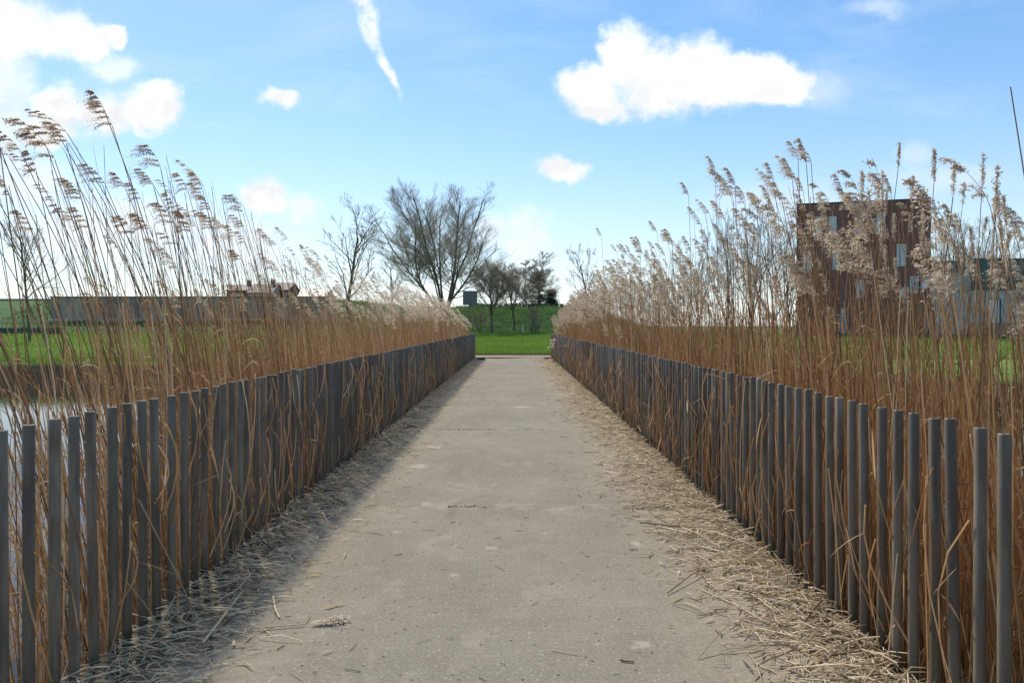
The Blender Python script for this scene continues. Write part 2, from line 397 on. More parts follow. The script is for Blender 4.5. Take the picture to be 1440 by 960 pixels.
# ------------------------------------------------------------------ post fences
m_post, T, b = mat('weathered_grey_steel')
oc = T.n('ShaderNodeTexCoord').outputs['Object']; gp = T.n('ShaderNodeNewGeometry').outputs['Position']; oi = T.n('ShaderNodeObjectInfo').outputs['Random']
base = T.mix(T.ramp(T.noise(T.scale(gp, 14, 14, 1.6), 1.0, 5, .65), .3, .7), (.094, .073, .048), (.285, .232, .165))
z3 = T.n('ShaderNodeSeparateXYZ'); T.l(gp, z3.inputs[0])
rn = T.noise(T.scale(gp, 7, 7, 2.2), 1.3, 5, .65)
rust = T.math('MULTIPLY', T.ramp(rn, .40, .68), T.ramp(z3.outputs[2], .25, 1.0, .25, .8))
base = T.mix(rust, base, (.115, .072, .044))
base = T.mix(T.ramp(oi, .0, 1., 0, .5, smooth=False), base, (.066, .055, .044))
base = T.mix(T.math('MULTIPLY', T.ramp(T.noise(T.scale(gp, 30, 30, 3), 1.5, 6, .75), .58, .70), .5), base, (.30, .285, .26))
base = T.mix(T.ramp(T.noise(T.scale(gp, 40, 40, 1.2), 1.0, 4, .7), .60, .72, 0, .6), base, (.035, .030, .027))
base = T.mix(T.ramp(T.noise(gp, 95, 4, .7), .56, .75, 0, .45), base, (.22, .22, .215))
base = T.mix(T.ramp(T.math('ADD', z3.outputs[2], T.math('MULTIPLY', T.noise(gp, 8, 4), .18)), .08, .24, .7, 0), base, (.045, .050, .030))
T.l(base, b.inputs['Base Color']); b.inputs['Metallic'].default_value = .0; b.inputs['Specular IOR Level'].default_value = .28
T.l(T.ramp(rn, .3, .7, .34, .60), b.inputs['Roughness'])
T.l(T.bump(T.noise(gp, 130, 3), .12, .002), b.inputs['Normal'])
def post_geom(mb, x, y, h, tx, ty, r=.0205):
    S_ = 14; a_ = np.arange(S_) * 2 * math.pi / S_
    rings = [(r, -.14), (r, h - .004), (r - .003, h), (r - .0075, h), (r - .0085, h - .004)]
    V = []
    for rr, z in rings:
        k = z / 1.1
        V += [(x + rr * math.cos(t) + tx * k, y + rr * math.sin(t) + ty * k, z) for t in a_]
    V.append((x + tx, y + ty, h - .005))
    Q = [(i * S_ + j, i * S_ + (j + 1) % S_, (i + 1) * S_ + (j + 1) % S_, (i + 1) * S_ + j) for i in range(len(rings) - 1) for j in range(S_)]
    c_ = len(V) - 1; o_ = (len(rings) - 1) * S_
    Tn = [(o_ + j, o_ + (j + 1) % S_, c_) for j in range(S_)]
    mb.add(V, Q, Tn)
post_meshes = []
for k in range(9):
    mb = MB(); post_geom(mb, 0, 0, 1.1 + random.uniform(-.007, .007), random.gauss(0, .006), random.gauss(0, .006))
    me = mb.mesh('post', True); me.materials.append(m_post); post_meshes.append(me)
def post_fence(xf, y0, label):
    root = empty('post_fence', (xf, y0, 0))
    tag(root, label, 'fence', 'post fences along the path')
    ys_ = np.arange(y0, 31.6, .1325)
    for i, y in enumerate(ys_[:100]):
        o = link('post', post_meshes[random.randrange(9)], None, root)
        o.location = (random.gauss(0, .004), y - y0 + random.gauss(0, .006), random.gauss(0, .004)); o.rotation_euler = (0, 0, 0)
    mb = MB()
    for y in ys_[100:]: post_geom(mb, random.gauss(0, .004), y - y0 + random.gauss(0, .006), 1.1 + random.uniform(-.01, .01), random.gauss(0, .007), random.gauss(0, .007))
    o = mb.build('post', m_post, root, True); o['kind'] = 'stuff'
    return root
post_fence(-1.762, 2.32, 'left of two fences of upright grey steel posts, bright water glinting through its near gaps')
post_fence(1.618, 2.21, 'right of two fences of upright grey steel posts, pale straw heaped along its foot')

# ------------------------------------------------------------------ reeds
m_stem = leafy('dry_reed_stem', [(0, (.24, .135, .066)), (.35, (.60, .350, .150)), (.7, (.80, .540, .270)), (1, (.90, .75, .52))], .40, rnd_obj=.35)
m_leaf = leafy('dry_reed_leaf', [(0, (.22, .12, .055)), (.5, (.44, .28, .135)), (1, (.64, .51, .33))], .42, rnd_obj=.3)
m_brown = leafy('brown_reed_plume', [(0, (.28, .195, .130)), (.5, (.54, .415, .295)), (1, (.76, .65, .50))], .56, rnd_obj=.4)
m_cream = leafy('cream_reed_plume', [(0, (.42, .31, .21)), (.5, (.62, .505, .37)), (1, (.84, .75, .61))], .5, rnd_obj=.45)

def stem_curve(h, lean, nod, K=9, wob=.01):
    """points of a reed stem from (0,0,0): leaning by `lean` and curving more towards its tip (nod)"""
    t = np.linspace(0, 1, K)
    ph = random.uniform(0, 6.28)
    dx = lean[0] * t + nod * t ** 3; dy = lean[1] * t
    return np.stack([dx * h + wob * np.sin(t * 5 + ph), dy * h + wob * np.cos(t * 4 + ph), h * t * (1 - .04 * abs(nod))], -1)

def spikelets(mb, cen, dirs, L, W, tint):
    """small flattened lozenges at cen (n,3) along dirs"""
    n = len(cen)
    d = dirs / (np.linalg.norm(dirs, axis=1, keepdims=True) + 1e-9)
    r = RNG.normal(size=(n, 3)); s_ = np.cross(d, r); s_ /= np.linalg.norm(s_, axis=1, keepdims=True) + 1e-9
    L = np.broadcast_to(L, (n,))[:, None]; W = np.broadcast_to(W, (n,))[:, None]
    V = np.stack([cen - d * L * .5, cen + s_ * W * .5 - d * L * .05, cen + d * L * .5, cen - s_ * W * .5 - d * L * .05], 1)
    q = np.arange(n * 4).reshape(n, 4)
    mb.add(V.reshape(-1, 3), q, tint=np.repeat(tint, 4))

def plume(mb, p0, d0, size, nw, nsp, wind=(-1, 0, 0), fluffy=0.0, droop=.2, thin=True, per=5, bend=None, wl=.45, along=.18, big=1.0):
    """reed panicle: rachis from p0 leaning into the wind, whorls of branchlets swept to one side, each thickly set with spikelets"""
    wind = unit(np.array(wind, float)); K = 8; k_ = size / .3
    t = np.linspace(0, 1, K)[:, None]
    bend = random.uniform(.30, .75) if bend is None else bend
    up = np.array([0, 0, 1.])
    R_ = p0 + size * (d0 * (t - .22 * t ** 2) + bend * .75 * t ** 1.6 * wind)
    if thin: mb.tubes(R_, np.linspace(.0020, .0007, K) * k_, 3, tint=.10)
    cens = []; drs = []; tin = []
    for wv in range(nw):
        tb = min(.97, max(.02, (wv + random.uniform(.25, .75)) / nw))
        if random.random() < .08: continue
        k = tb * (K - 1); a = int(min(k, K - 2)); f = k - a
        o = R_[a] * (1 - f) + R_[a + 1] * f
        td = unit(R_[a + 1] - R_[a])
        Lw = size * wl * random.uniform(.8, 1.25) * (1 - .60 * tb ** 1.5)
        wd = wind + np.array([0, random.gauss(0, .20), random.gauss(-.02, .08)])
        tw = random.gauss(.5, .17)
        for j in range(per):
            L = Lw * random.uniform(.6, 1.08)
            side = wd + RNG.normal(size=3) * np.array([.10, .16, .055]) * (1 + 2.4 * fluffy)
            s = np.linspace(.05, 1, nsp)[:, None]
            br = o + L * (s * (td * along * 2 * (1 - .5 * s) + side * (1 - along)) - s ** 2 * up * droop * random.uniform(.4, 1.5))
            br = br + RNG.normal(size=br.shape) * .0036 * (1 + 1.7 * fluffy) * k_
            cens.append(br); drs.append(np.gradient(br, axis=0) / (L + 1e-6) * 5 + RNG.normal(size=br.shape) * (.22 + .35 * fluffy)); tin.append(np.full(nsp, tw))
    cens = np.concatenate(cens); drs = np.concatenate(drs); tin = np.concatenate(tin)
    n = len(cens)
    spikelets(mb, cens, drs, RNG.uniform(.011, .020, n) * k_ * big, RNG.uniform(.0038, .0066, n) * (1 + .6 * fluffy) * k_ * big, np.clip(tin + RNG.normal(0, .15, n), 0, 1))

def blade(mb, p0, d0, L, W, sag, tint, K=6):
    """narrow dry leaf: ribbon folded slightly along its middle"""
    t = np.linspace(0, 1, K)[:, None]
    P = p0 + L * (d0 * t - np.array([0, 0, sag]) * t ** 2)
    T_ = np.gradient(P, axis=0); T_ /= np.linalg.norm(T_, axis=1, keepdims=True) + 1e-9
    s_ = np.cross(T_, np.array([random.gauss(0, 1), random.gauss(0, 1), .3])); s_ /= np.linalg.norm(s_, axis=1, keepdims=True) + 1e-9
    w_ = W * np.sin(np.clip(t * .93 + .07, 0, 1) * math.pi) ** .6 * .5
    tw = np.cross(s_, T_)
    V = np.concatenate([P - s_ * w_ + tw * w_ * .35, P, P + s_ * w_ + tw * w_ * .35])
    Q = []
    for i in range(K - 1):
        Q += [(i, K + i, K + i + 1, i + 1), (K + i, 2 * K + i, 2 * K + i + 1, K + i + 1)]
    mb.add(V, Q, tint=tint)

# prototypes of single tall reeds (stem 4 m long, own plume and leaf parts)
def reed_proto(h, lean, nod, style):
    P = stem_curve(h, lean, nod)
    mb = MB(); mb.tubes(P, np.linspace(.0066, .0028, len(P)), 5, tint=np.array([.14]))
    for k in (2, 4, 6):   # nodes
        mb.tubes(P[k - 1:k + 1] * .06 + P[k] * .94 if False else np.stack([P[k] - (P[k] - P[k - 1]) * .02, P[k] + (P[k + 1] - P[k]) * .02]), np.array([.0066, .0066]), 5, tint=np.array([.5]))
    stem = mb.mesh('plumed_reed', True); stem.materials.append(m_stem)
    parts = []
    d = unit(P[-1] - P[-2])
    if style != 'bare':
        mb = MB()
        if style == 'brown': plume(mb, P[-1], d, random.uniform(.19, .28), random.choice((5, 6, 7)), 18, fluffy=random.uniform(.10, .30), droop=random.uniform(.14, .34), per=9, wl=random.uniform(.55, .78), big=1.2)
        elif style == 'wisp': plume(mb, P[-1], d, random.uniform(.2, .28), 5, 15, droop=.10, per=5, wl=.46, big=1.15)
        elif style == 'upright': plume(mb, P[-1], d, random.uniform(.24, .36), 9, 11, fluffy=.55, droop=.0, wind=(random.uniform(-.7, .6), .3, .7), per=5, bend=.12, wl=.24, along=.5)
        else: plume(mb, P[-1], d, random.uniform(.19, .28), 8, 13, fluffy=.42, droop=.28, per=7, wind=(-1, .1, .05), bend=random.uniform(.25, .6), wl=random.uniform(.42, .58), along=.36, big=1.15)
        pm = mb.mesh('plume', False); pm.materials.append(m_brown if style in ('brown', 'wisp') else m_cream); parts.append(('plume', pm))
    for k in range(random.choice((1, 2, 3))):
        mb = MB(); t = random.uniform(.25, .75); i = t * (len(P) - 1); a = int(i); o = P[a] + (P[a + 1] - P[a]) * (i - a)
        az = random.gauss(math.pi, .9)
        blade(mb, o, unit(np.array([math.cos(az) * .5, math.sin(az) * .5, .9])), random.uniform(.18, .42), random.uniform(.008, .014), random.uniform(.3, 1.1), random.uniform(.2, .9))
        lm = mb.mesh('leaf'); lm.materials.append(m_leaf); parts.append(('leaf', lm))
    return dict(h=h, tip=P[-1], stem=stem, parts=parts)
protos = {
    'brown': [reed_proto(4.0, (random.uniform(-.27, .08), random.uniform(-.10, .10)), random.uniform(-.15, -.01), 'brown') for _ in range(14)],
    'wisp': [reed_proto(4.0, (random.uniform(-.30, -.05), random.uniform(-.06, .06)), random.uniform(-.16, -.03), 'wisp') for _ in range(6)],
    'cream': [reed_proto(4.0, (random.uniform(-.14, .02), random.uniform(-.06, .06)), random.uniform(-.07, .0), 'cream') for _ in range(10)],
    'upright': [reed_proto(4.0, (random.uniform(-.05, .12), random.uniform(-.05, .05)), random.uniform(-.02, .05), 'upright') for _ in range(6)],
    'bare': [reed_proto(4.0, (random.uniform(-.34, .04), random.uniform(-.10, .10)), random.uniform(-.05, .02), 'bare') for _ in range(8)],
}
def place_reed(px, py, X, style, label, group=None, root_z=None, name='plumed_reed', which=None):
    """a single reed whose plume base stands at distance/side X of the path and shows near (px,py)"""
    Y = X / ((px - 724.) / 1000.)
    if X < 0: py += 30 if style == 'brown' else 15
    tip = np.array([X, Y, Z_at(py, Y)])
    p = random.choice(protos[style]) if which is None else protos[style][which]
    rz = -.95 - random.uniform(0, .15) if root_z is None else root_z
    s = (tip[2] - rz) / p['tip'][2]
    a = random.gauss(0, .22); ca, sa = math.cos(a), math.sin(a)
    lx, ly = p['tip'][0] * s, p['tip'][1] * s
    loc = (tip[0] - (ca * lx - sa * ly), tip[1] - (sa * lx + ca * ly), rz)
    lim = 1.70 if X > 0 else -1.86
    if X > 0 and loc[0] < lim: loc = (lim + random.uniform(0, .3), loc[1], rz)
    if X < 0 and loc[0] > lim: loc = (lim - random.uniform(0, .3), loc[1], rz)
    o = link(name, p['stem'], None); o.location = loc; o.rotation_euler = (0, 0, a)
    k = random.uniform(.92, 1.12) * (.9 if s < .8 else 1)
    o.scale = (s, s, s)
    for nm, pm in p['parts']: link(nm, pm, None, o)
    tag(o, label, 'reed', group)
    return o

GL = 'tall plumed reeds behind the left fence'; GR = 'tall plumed reeds behind the right fence'
# reeds one can tell apart
place_reed(146, 124, -2.9, 'brown', 'tallest reed on the left, its feathery brown plume highest against the sky', GL)
place_reed(158, 148, -2.95, 'brown', 'tall reed with a dense dark plume just below the topmost plume on the left', GL)
place_reed(66, 178, -2.8, 'brown', 'lone brown plumed reed arching left before the white cloud at upper left', GL)
place_reed(345, 246, -2.6, 'wisp', 'thin reed with sparse wispy plume standing alone between left reeds and round cloud', GL)
place_reed(1122, 222, 2.95, 'cream', 'tallest reed on the right with thick plume above the left corner of the brown building', GR)
place_reed(846, 332, 1.95, 'cream', 'lone leaning reed with dark plume nearest the gap on the right of the path', GR)
place_reed(1263, 238, 3.1, 'upright', 'straight reed with narrow upright plume rising above the flat roof of the brown building', GR)
place_reed(1421, 122, 2.05, 'bare', 'long bare pointed reed stalk without plume rising alone at the right edge', GR, name='bare_reed', which=1)
LAB_L = 'slender dry reed with brown one sided plume in the stand behind the left post fence'
LAB_R = 'dry reed with fluffy cream plume in the stand behind the right post fence'
LAB_LB = 'bare dry reed stalk without plume in the stand behind the left post fence'
LAB_RB = 'bare dry reed stalk without plume in the stand behind the right post fence'
for (px, py) in [(152, 172), (118, 190), (130, 205), (168, 190), (182, 205), (96, 232), (62, 250), (10, 240), (70, 270), (108, 250), (150, 225), (232, 205), (222, 232), (246, 238), (262, 235), (285, 235),
                 (290, 260), (236, 265), (265, 278), (275, 290), (195, 255), (180, 235), (310, 290), (328, 305), (362, 290), (380, 312), (395, 318), (120, 295), (48, 300), (210, 300), (250, 320), (430, 352), (418, 345), (300, 330), (345, 330)]:
    place_reed(px + random.gauss(0, 4), py + random.gauss(0, 4), -random.uniform(2.4, 3.6), 'brown' if random.random() < .72 else 'wisp', LAB_L, GL)
for (px, py, st) in [(1010, 240, 'cream'), (1030, 262, 'cream'), (970, 270, 'cream'), (1045, 285, 'cream'), (1085, 250, 'cream'), (1115, 258, 'cream'), (1140, 235, 'cream'), (1133, 228, 'cream'), (995, 300, 'cream'),
                     (1062, 290, 'cream'), (1090, 300, 'cream'), (1212, 275, 'cream'), (1228, 300, 'cream'), (1190, 275, 'cream'), (1310, 262, 'upright'), (1340, 275, 'upright'), (1382, 272, 'upright'), (1250, 300, 'upright'),
                     (1352, 300, 'upright'), (925, 330, 'cream'), (940, 335, 'cream'), (905, 350, 'cream'), (870, 355, 'cream'), (885, 360, 'cream'), (950, 345, 'cream'), (1170, 360, 'cream'), (1200, 345, 'cream'), (1240, 360, 'upright'),
                     (1255, 340, 'upright'), (1160, 330, 'cream'), (1215, 390, 'cream'), (1250, 420, 'cream'), (1275, 330, 'upright'), (1370, 380, 'upright'), (1345, 390, 'upright'), (1420, 400, 'cream'), (1300, 350, 'upright')]:
    place_reed(px + random.gauss(0, 3), py + random.gauss(0, 3), random.uniform(2.0, 3.3), st, LAB_R, GR)
ENV_L = ([-60, 0, 60, 140, 200, 270, 340, 380, 430, 500, 560, 600, 640, 664], [270, 235, 180, 130, 195, 215, 250, 305, 342, 378, 396, 404, 420, 446])
ENV_R = ([780, 800, 840, 870, 910, 960, 1000, 1050, 1110, 1150, 1200, 1270, 1340, 1400, 1440, 1600], [440, 420, 388, 350, 335, 312, 262, 262, 235, 270, 280, 255, 275, 280, 290, 290])
for i in range(86):
    px = random.uniform(-10, 560); env = np.interp(px, *ENV_L)
    X = -random.uniform(2.15, 3.9)
    if X / ((px - 724) / 1000) > 24: X = -2.2
    bare = random.random() < .42
    place_reed(px, env + 8 + abs(random.gauss(0, 62)), X, 'bare' if bare else random.choice(('brown', 'brown', 'wisp')), LAB_LB if bare else LAB_L, GL, name='bare_reed' if bare else 'plumed_reed')
for i in range(100):
    px = random.uniform(850, 1450); env = np.interp(px, *ENV_R)
    X = random.uniform(1.9, 3.9)
    if X / ((px - 724) / 1000) > 22: X = 1.95
    bare = random.random() < .36
    place_reed(px, env + 10 + abs(random.gauss(0, 80)), X, 'bare' if bare else ('cream' if px < 1180 or random.random() < .5 else 'upright'), LAB_RB if bare else LAB_R, GR, name='bare_reed' if bare else 'plumed_reed')

for i in range(20):
    place_reed(random.uniform(1325, 1450), random.uniform(285, 440), random.uniform(1.95, 3.8), random.choice(('cream', 'upright')), LAB_R, GR)

# the uncountable mass of the reed beds
def reed_bed(side, n, label, xr, dens, tall_fn, plume_share):
    """one stand of reeds along one fence"""
    st = MB(); lv = MB(); pl = MB()
    K = 7; t = np.linspace(0, 1, K)
    P = []; R = []; tn = []
    env = ENV_L if side < 0 else ENV_R
    cnt = 0
    while cnt < n:
        Y = random.uniform(1.6, 32.0) if random.random() > .25 else random.uniform(1.6, 9)
        ax = (1.86 if side < 0 else 1.70) + abs(random.triangular(0, xr(Y), .1))
        if random.random() > dens(ax, Y): continue
        X = side * ax; tall_share = tall_fn(Y)
        rz = max(float(height(X, Y)), -1.25) - .04
        r_ = random.random()
        if r_ < tall_share: top = random.uniform(1.5, 2.9) if Y < 14 else random.uniform(1.5, 3.0)
        elif r_ < (.50 if Y < 9 else .72): top = random.uniform(.6, 1.7)
        else: top = random.uniform(-.25, 1.1)
        h = top - rz
        wd = .085 if side < 0 else .03
        lean = [-random.uniform(0, 1) * wd * (1 + .9 * (r_ < tall_share)) + random.gauss(0, .075), random.gauss(0, .09)]
        if random.random() < .13: lean = [random.gauss(0, .40), random.gauss(0, .40)]
        nod = random.uniform(-.10, .0) if side < 0 else random.uniform(-.06, .02)
        # keep the stand's skyline: no stem above the height the stand has at that place
        for _ in range(2):
            tx = X + (lean[0] + nod) * h; ty = Y + lean[1] * h
            px = 724 + 1000 * tx / max(ty, .8); zmax = Z_at(np.interp(px, *env) + 12, max(ty, .8))
            if rz + h > zmax: h = max(zmax - rz, .5) * random.uniform(.72, 1.0)
        # stay behind the posts
        tipx = X + (lean[0] + nod) * h
        if side * tipx < (1.80 if side < 0 else 1.65):
            lean[0] = abs(lean[0]) * side * .4; nod = 0
        pts = np.stack([X + (lean[0] * t + nod * t ** 3) * h + random.gauss(0, .006) * np.sin(t * 6), Y + lean[1] * t * h + random.gauss(0, .006) * np.sin(t * 5), rz + h * t], -1)
        P.append(pts)
        r0 = random.uniform(.0028, .0046)
        R.append(np.linspace(r0, r0 * (.45 if r_ < tall_share else .75), K))
        hh_ = min(max((h - 1.2) / 2.6, 0), 1)
        tn.append(np.clip(random.gauss(.52 - .20 * hh_, .25), 0, 1))
        cnt += 1
        if random.random() < (.75 if Y < 7 else (.40 if Y < 12 else .16)):
            for _ in range(random.choice((1, 1, 2))):
                i = random.uniform(.8, K - 2.2); a = int(i); o = pts[a] + (pts[a + 1] - pts[a]) * (i - a)
                az = random.uniform(0, 6.28); up = random.uniform(.2, 1.1)
                dv = unit(np.array([math.cos(az) * .5, math.sin(az) * .5, up]))
                if side * (o[0] + dv[0] * .3) < 1.86: dv[0] = abs(dv[0]) * side
                blade(lv, o, dv, random.uniform(.10, .34), random.uniform(.005, .011), random.uniform(.1, .9), random.uniform(0, 1), 5)
        if r_ < tall_share and random.random() < plume_share(Y):
            d = unit(pts[-1] - pts[-2])
            far = Y > 12
            plume(pl, pts[-1], d, random.uniform(.26, .38), 6 if far else 8, 7 if far else 12, fluffy=.4, droop=.25, thin=not far, wind=(-1, random.gauss(0, .3), random.gauss(0, .1)), per=4 if far else 6, wl=.36, along=.35, big=1.55 if far else 1.0)
    st.tubes(np.array(P), np.array(R), 3, tint=np.array(tn))
    o = st.build('reed_bed', m_stem, None, True); tag(o, label, 'reeds', kind='stuff')
    lv.build('leaf', m_leaf, o)['kind'] = 'stuff'
    pl.build('plume', m_cream, o)['kind'] = 'stuff'
    return o
def dens_l(ax, Y):
    f = 1.0
    if Y < 7: f *= (.50 if ax < 2.6 else .16) * (.7 if Y > 4 else .5)
    return f * (.55 + .45 * math.sin(Y * 1.7 + ax * 2.1) ** 2)
def dens_r(ax, Y):
    return (.6 + .4 * math.sin(Y * 1.3 + ax * 1.9) ** 2) * (.75 if Y < 5 else 1)
reed_bed(-1, 12500, 'dense brown thicket of dry reeds in the water behind the left fence', lambda Y: 1.9 if Y < 6 else 2.9, dens_l, lambda Y: .15 if Y < 8 else (.09 if Y < 15 else .16), lambda Y: .04 if Y < 9 else (.15 if Y < 17 else .52))
reed_bed(1, 13500, 'dense orange brown thicket of dry reeds in the water behind the right fence', lambda Y: 2.4 if Y < 6 else 3.2, dens_r, lambda Y: .085 if Y < 9 else (.10 if Y < 14 else .20), lambda Y: .14 if Y < 9 else (.30 if Y < 13 else .58))

# ------------------------------------------------------------------ straw litter along the fence feet
m_straw = leafy('straw', [(0, (.12, .085, .05)), (.35, (.32, .235, .135)), (.7, (.60, .475, .305)), (1, (.82, .70, .50))], .28)
def litter(side, n, label, tint_mu):
    mb = MB(); K = 3
    P = []; R = []; tn = []
    for i in range(n):
        Y = 1.7 + 30 * random.random() ** 1.5
        wv = .5 + .25 * math.sin(Y * 1.1 + side) + .2 * math.sin(Y * 2.7 + 2 * side)
        wid = (.36 if side < 0 else .62) * (.7 + .6 * wv)
        d = abs(random.gauss(0, .5)) * wid
        X = (-1.74 + d) if side < 0 else (1.60 - d)
        if d > 1.7: continue
        heap = math.exp(-(d / .22) ** 2)
        z = .004 + random.random() * (.055 * heap + .008)
        L = min(random.lognormvariate(math.log(.070), .80), .55) * (1 if d < .7 else .6)
        az = random.uniform(0, math.pi * 2) if random.random() < .6 else random.gauss(.3 * side, .5)
        tilt = random.gauss(0, .28 * heap + .03)
        dv = np.array([math.cos(az) * math.cos(tilt), math.sin(az) * math.cos(tilt), math.sin(tilt)])
        c_ = np.array([X, Y, z])
        bow = RNG.normal(size=3) * L * .06; bow[2] = abs(bow[2])
        pts = np.stack([c_ - dv * L / 2, c_ + bow, c_ + dv * L / 2]); pts[:, 2] = np.maximum(pts[:, 2], .003)
        if side < 0: pts[:, 0] = np.maximum(pts[:, 0], -1.85)
        else: pts[:, 0] = np.minimum(pts[:, 0], 1.72)
        P.append(pts); r = random.choice((random.uniform(.0009, .0020), random.uniform(.0016, .0036), random.uniform(.0025, .0048))); R.append(np.array([r, r, r * .7])); tn.append(np.clip(random.gauss(tint_mu, .30) - .35 * (random.random() < .18), 0, 1))
    mb.tubes(np.array(P), np.array(R), 3, tint=np.array(tn))
    # torn leaf flakes
    for i in range(n // 5):
        Y = 1.8 + 24 * random.random() ** 1.6; d = abs(random.gauss(0, .42)) * .75
        X = (-1.72 + d) if side < 0 else (1.58 - d)
        az = random.uniform(0, 6.28)
        blade(mb, np.array([X, Y, .012 + .03 * math.exp(-(d / .2) ** 2)]), np.array([math.cos(az), math.sin(az), random.uniform(-.02, .10)]), random.uniform(.03, .14), random.uniform(.004, .011), .1, np.clip(random.gauss(tint_mu, .25), 0, 1), 4)
    o = mb.build('straw_litter', m_straw, None, True); tag(o, label, 'straw', kind='stuff')
litter(-1, 10500, 'matted grey brown reed litter along the foot of the left fence', .84)
litter(1, 14500, 'pale dry straw litter along the foot of the right fence', .80)
# loose chaff over the middle of the path
mb = MB(); P = []; R = []; tn = []
for i in range(330):
    Y = 1.9 + 20 * random.random() ** 1.7; X = random.uniform(-1.3, 1.2); L = random.uniform(.01, .05) if random.random() < .9 else random.uniform(.05, .12); az = random.gauss(0, .8)
    dv = np.array([math.cos(az), math.sin(az), 0]) * L / 2; c_ = np.array([X, Y, .004])
    P.append(np.stack([c_ - dv, c_ + np.array([0, 0, .002]), c_ + dv])); R.append(np.full(3, random.uniform(.001, .0024))); tn.append(random.choice((.05, .5, .8, .95)))
mb.tubes(np.array(P), np.array(R), 3, tint=np.array(tn))
tag(mb.build('chaff', m_straw), 'tiny bits of straw scattered over the middle of the path', 'straw', kind='stuff')

# stems that have pushed through the gaps and hang in front of the posts
def poking(side, n, label):
    st = MB(); lv = MB(); P = []; R = []; tn = []
    xf = -1.735 if side < 0 else 1.59
    for i in range(n):
        Y = random.choice((random.uniform(3, 31), random.gauss(12, 2.5), random.gauss(19, 3), random.gauss(8, 1.2), random.uniform(2.4, 6.5))); Y = min(max(Y, 2.4), 31)
        z0 = random.uniform(-.05, .25) if random.random() < .7 else random.uniform(.2, .9); L = random.uniform(.25, .95)
        a = random.gauss(-.10, .28); t = np.linspace(0, 1, 5)
        x0 = xf + side * .02; out = -side * random.uniform(.01, .10)
        top = z0 + L * math.cos(a)
        if top > 1.25: L *= .55
        bow = random.gauss(0, .05)
        P.append(np.stack([x0 + out * np.sin(t * 2.4), Y + L * math.sin(a) * t + bow * np.sin(t * 3.1), z0 + L * math.cos(a) * t - abs(bow) * t ** 3], -1)); R.append(np.full(5, random.uniform(.002, .0042))); tn.append(np.clip(random.gauss(.55, .22), 0, 1))
        if random.random() < .8:
            o = P[-1][random.choice((1, 2, 3))]
            blade(lv, o, unit(np.array([-side * random.uniform(0, .25), random.gauss(0, .4), random.uniform(-1, 1)])), random.uniform(.08, .26), random.uniform(.005, .011), random.uniform(.0, .35), random.random(), 5)
    st.tubes(np.array(P), np.array(R), 4, tint=np.array(tn))
    o = st.build('reed_stalks', m_stem, None, True); tag(o, label, 'reeds', kind='stuff'); lv.build('leaf', m_leaf, o)['kind'] = 'stuff'
poking(-1, 230, 'dry reed stalks pushed through the gaps of the left fence')
poking(1, 280, 'dry reed stalks and leaves pushed through the gaps of the right fence')

# single fallen and leaning reeds that stand out
def stalk(name, label, pts, r, tint=.7, pl=None, group=None):
    pts = np.array(pts, float); K = 8
    t = np.linspace(0, len(pts) - 1, K); P = np.stack([np.interp(t, range(len(pts)), pts[:, i]) for i in range(3)], -1)
    c0 = P[0].copy()
    mb = MB(); mb.tubes(P - c0, np.linspace(r, r * .7, K), 6, tint=np.array([tint]))
    o = mb.build(name, m_straw, None, True); o.location = c0; tag(o, label, 'reed', group)
    if pl:
        mb = MB(); d = unit(P[-1] - P[-2])
        plume(mb, P[-1] - c0, d, .20, 9, 14, wind=(1, .25, -.01), fluffy=1.0, droop=.02, per=8, bend=.1, big=1.2)
        v_ = np.concatenate(mb.v); v_[:, 2] = np.maximum(v_[:, 2], .003); mb.v = [v_]; mb.a = [np.concatenate(mb.a)]
        mb.q = [np.concatenate(mb.q)]
        mb.build('plume', m_cream, o)
    return o
def G(px, py, z=.006):
    Y = (CAM_H - z) * 1000. / (py - 458); return (X_at(px, Y), Y, z)
stalk('fallen_reed', 'long fallen reed lying across the path at lower left, its fluffy head towards the middle', [G(262, 900, .012), G(340, 884, .012), G(430, 877, .01)], .0035, .62, True)
stalk('fallen_reed', 'thick pale straw crossing over the fallen reed beside the left fence', [G(284, 905, .022), G(316, 864, .03), G(340, 832, .03)], .0065, .85)
stalk('straw_piece', 'short bent pale straw lying alone on the path right of the crossed straws', [G(384, 838), G(387, 856, .01), G(393, 868)], .006, .9)
stalk('fallen_reed', 'long straw lying straight along the litter at the lower right of the path', [G(985, 828), G(1040, 852, .012), G(1082, 878)], .0034, .85)
stalk('fallen_reed', 'dark brown stick lying across the straw halfway along the right side of the path', [G(900, 734, .02), G(955, 740, .02), G(1000, 742, .014)], .005, .30)
stalk('straw_piece', 'small dark twig lying flat on the path in the lower middle', [G(872, 927), G(880, 929), G(892, 930)], .004, .05)
stalk('straw_piece', 'thin pale straw lying on the bottom middle of the path', [G(775, 913), G(792, 916), G(811, 919)], .0025, .9)
def lean(label, a, ya, za, b_, yb, zb, r=.0036, tint=.62):
    stalk('leaning_reed', label, [(X_at(a, ya), ya, za), (X_at((a + b_) / 2, (ya + yb) / 2), (ya + yb) / 2, (za + zb) / 2 + .02), (X_at(b_, yb), yb, zb)], r, tint)
lean('pale reed slanting out of the left fence, its foot on the litter', 195, 3.25, Z_at(702, 3.25), 277, 3.5, .02)
lean('thin reed leaning low out of the left fence near the front, ending on the path', 178, 3.1, Z_at(818, 3.1), 232, 3.3, .015, .0028)
lean('reed leaning out of the left fence further along, tip down on the litter', 318, 4.5, Z_at(705, 4.5), 367, 4.6, .02, .0034)
lean('straw leaning from the top of the right fence over the posts', 1020, 5.6, Z_at(556, 5.6), 1092, 4.9, Z_at(520, 4.9), .0045, .75)
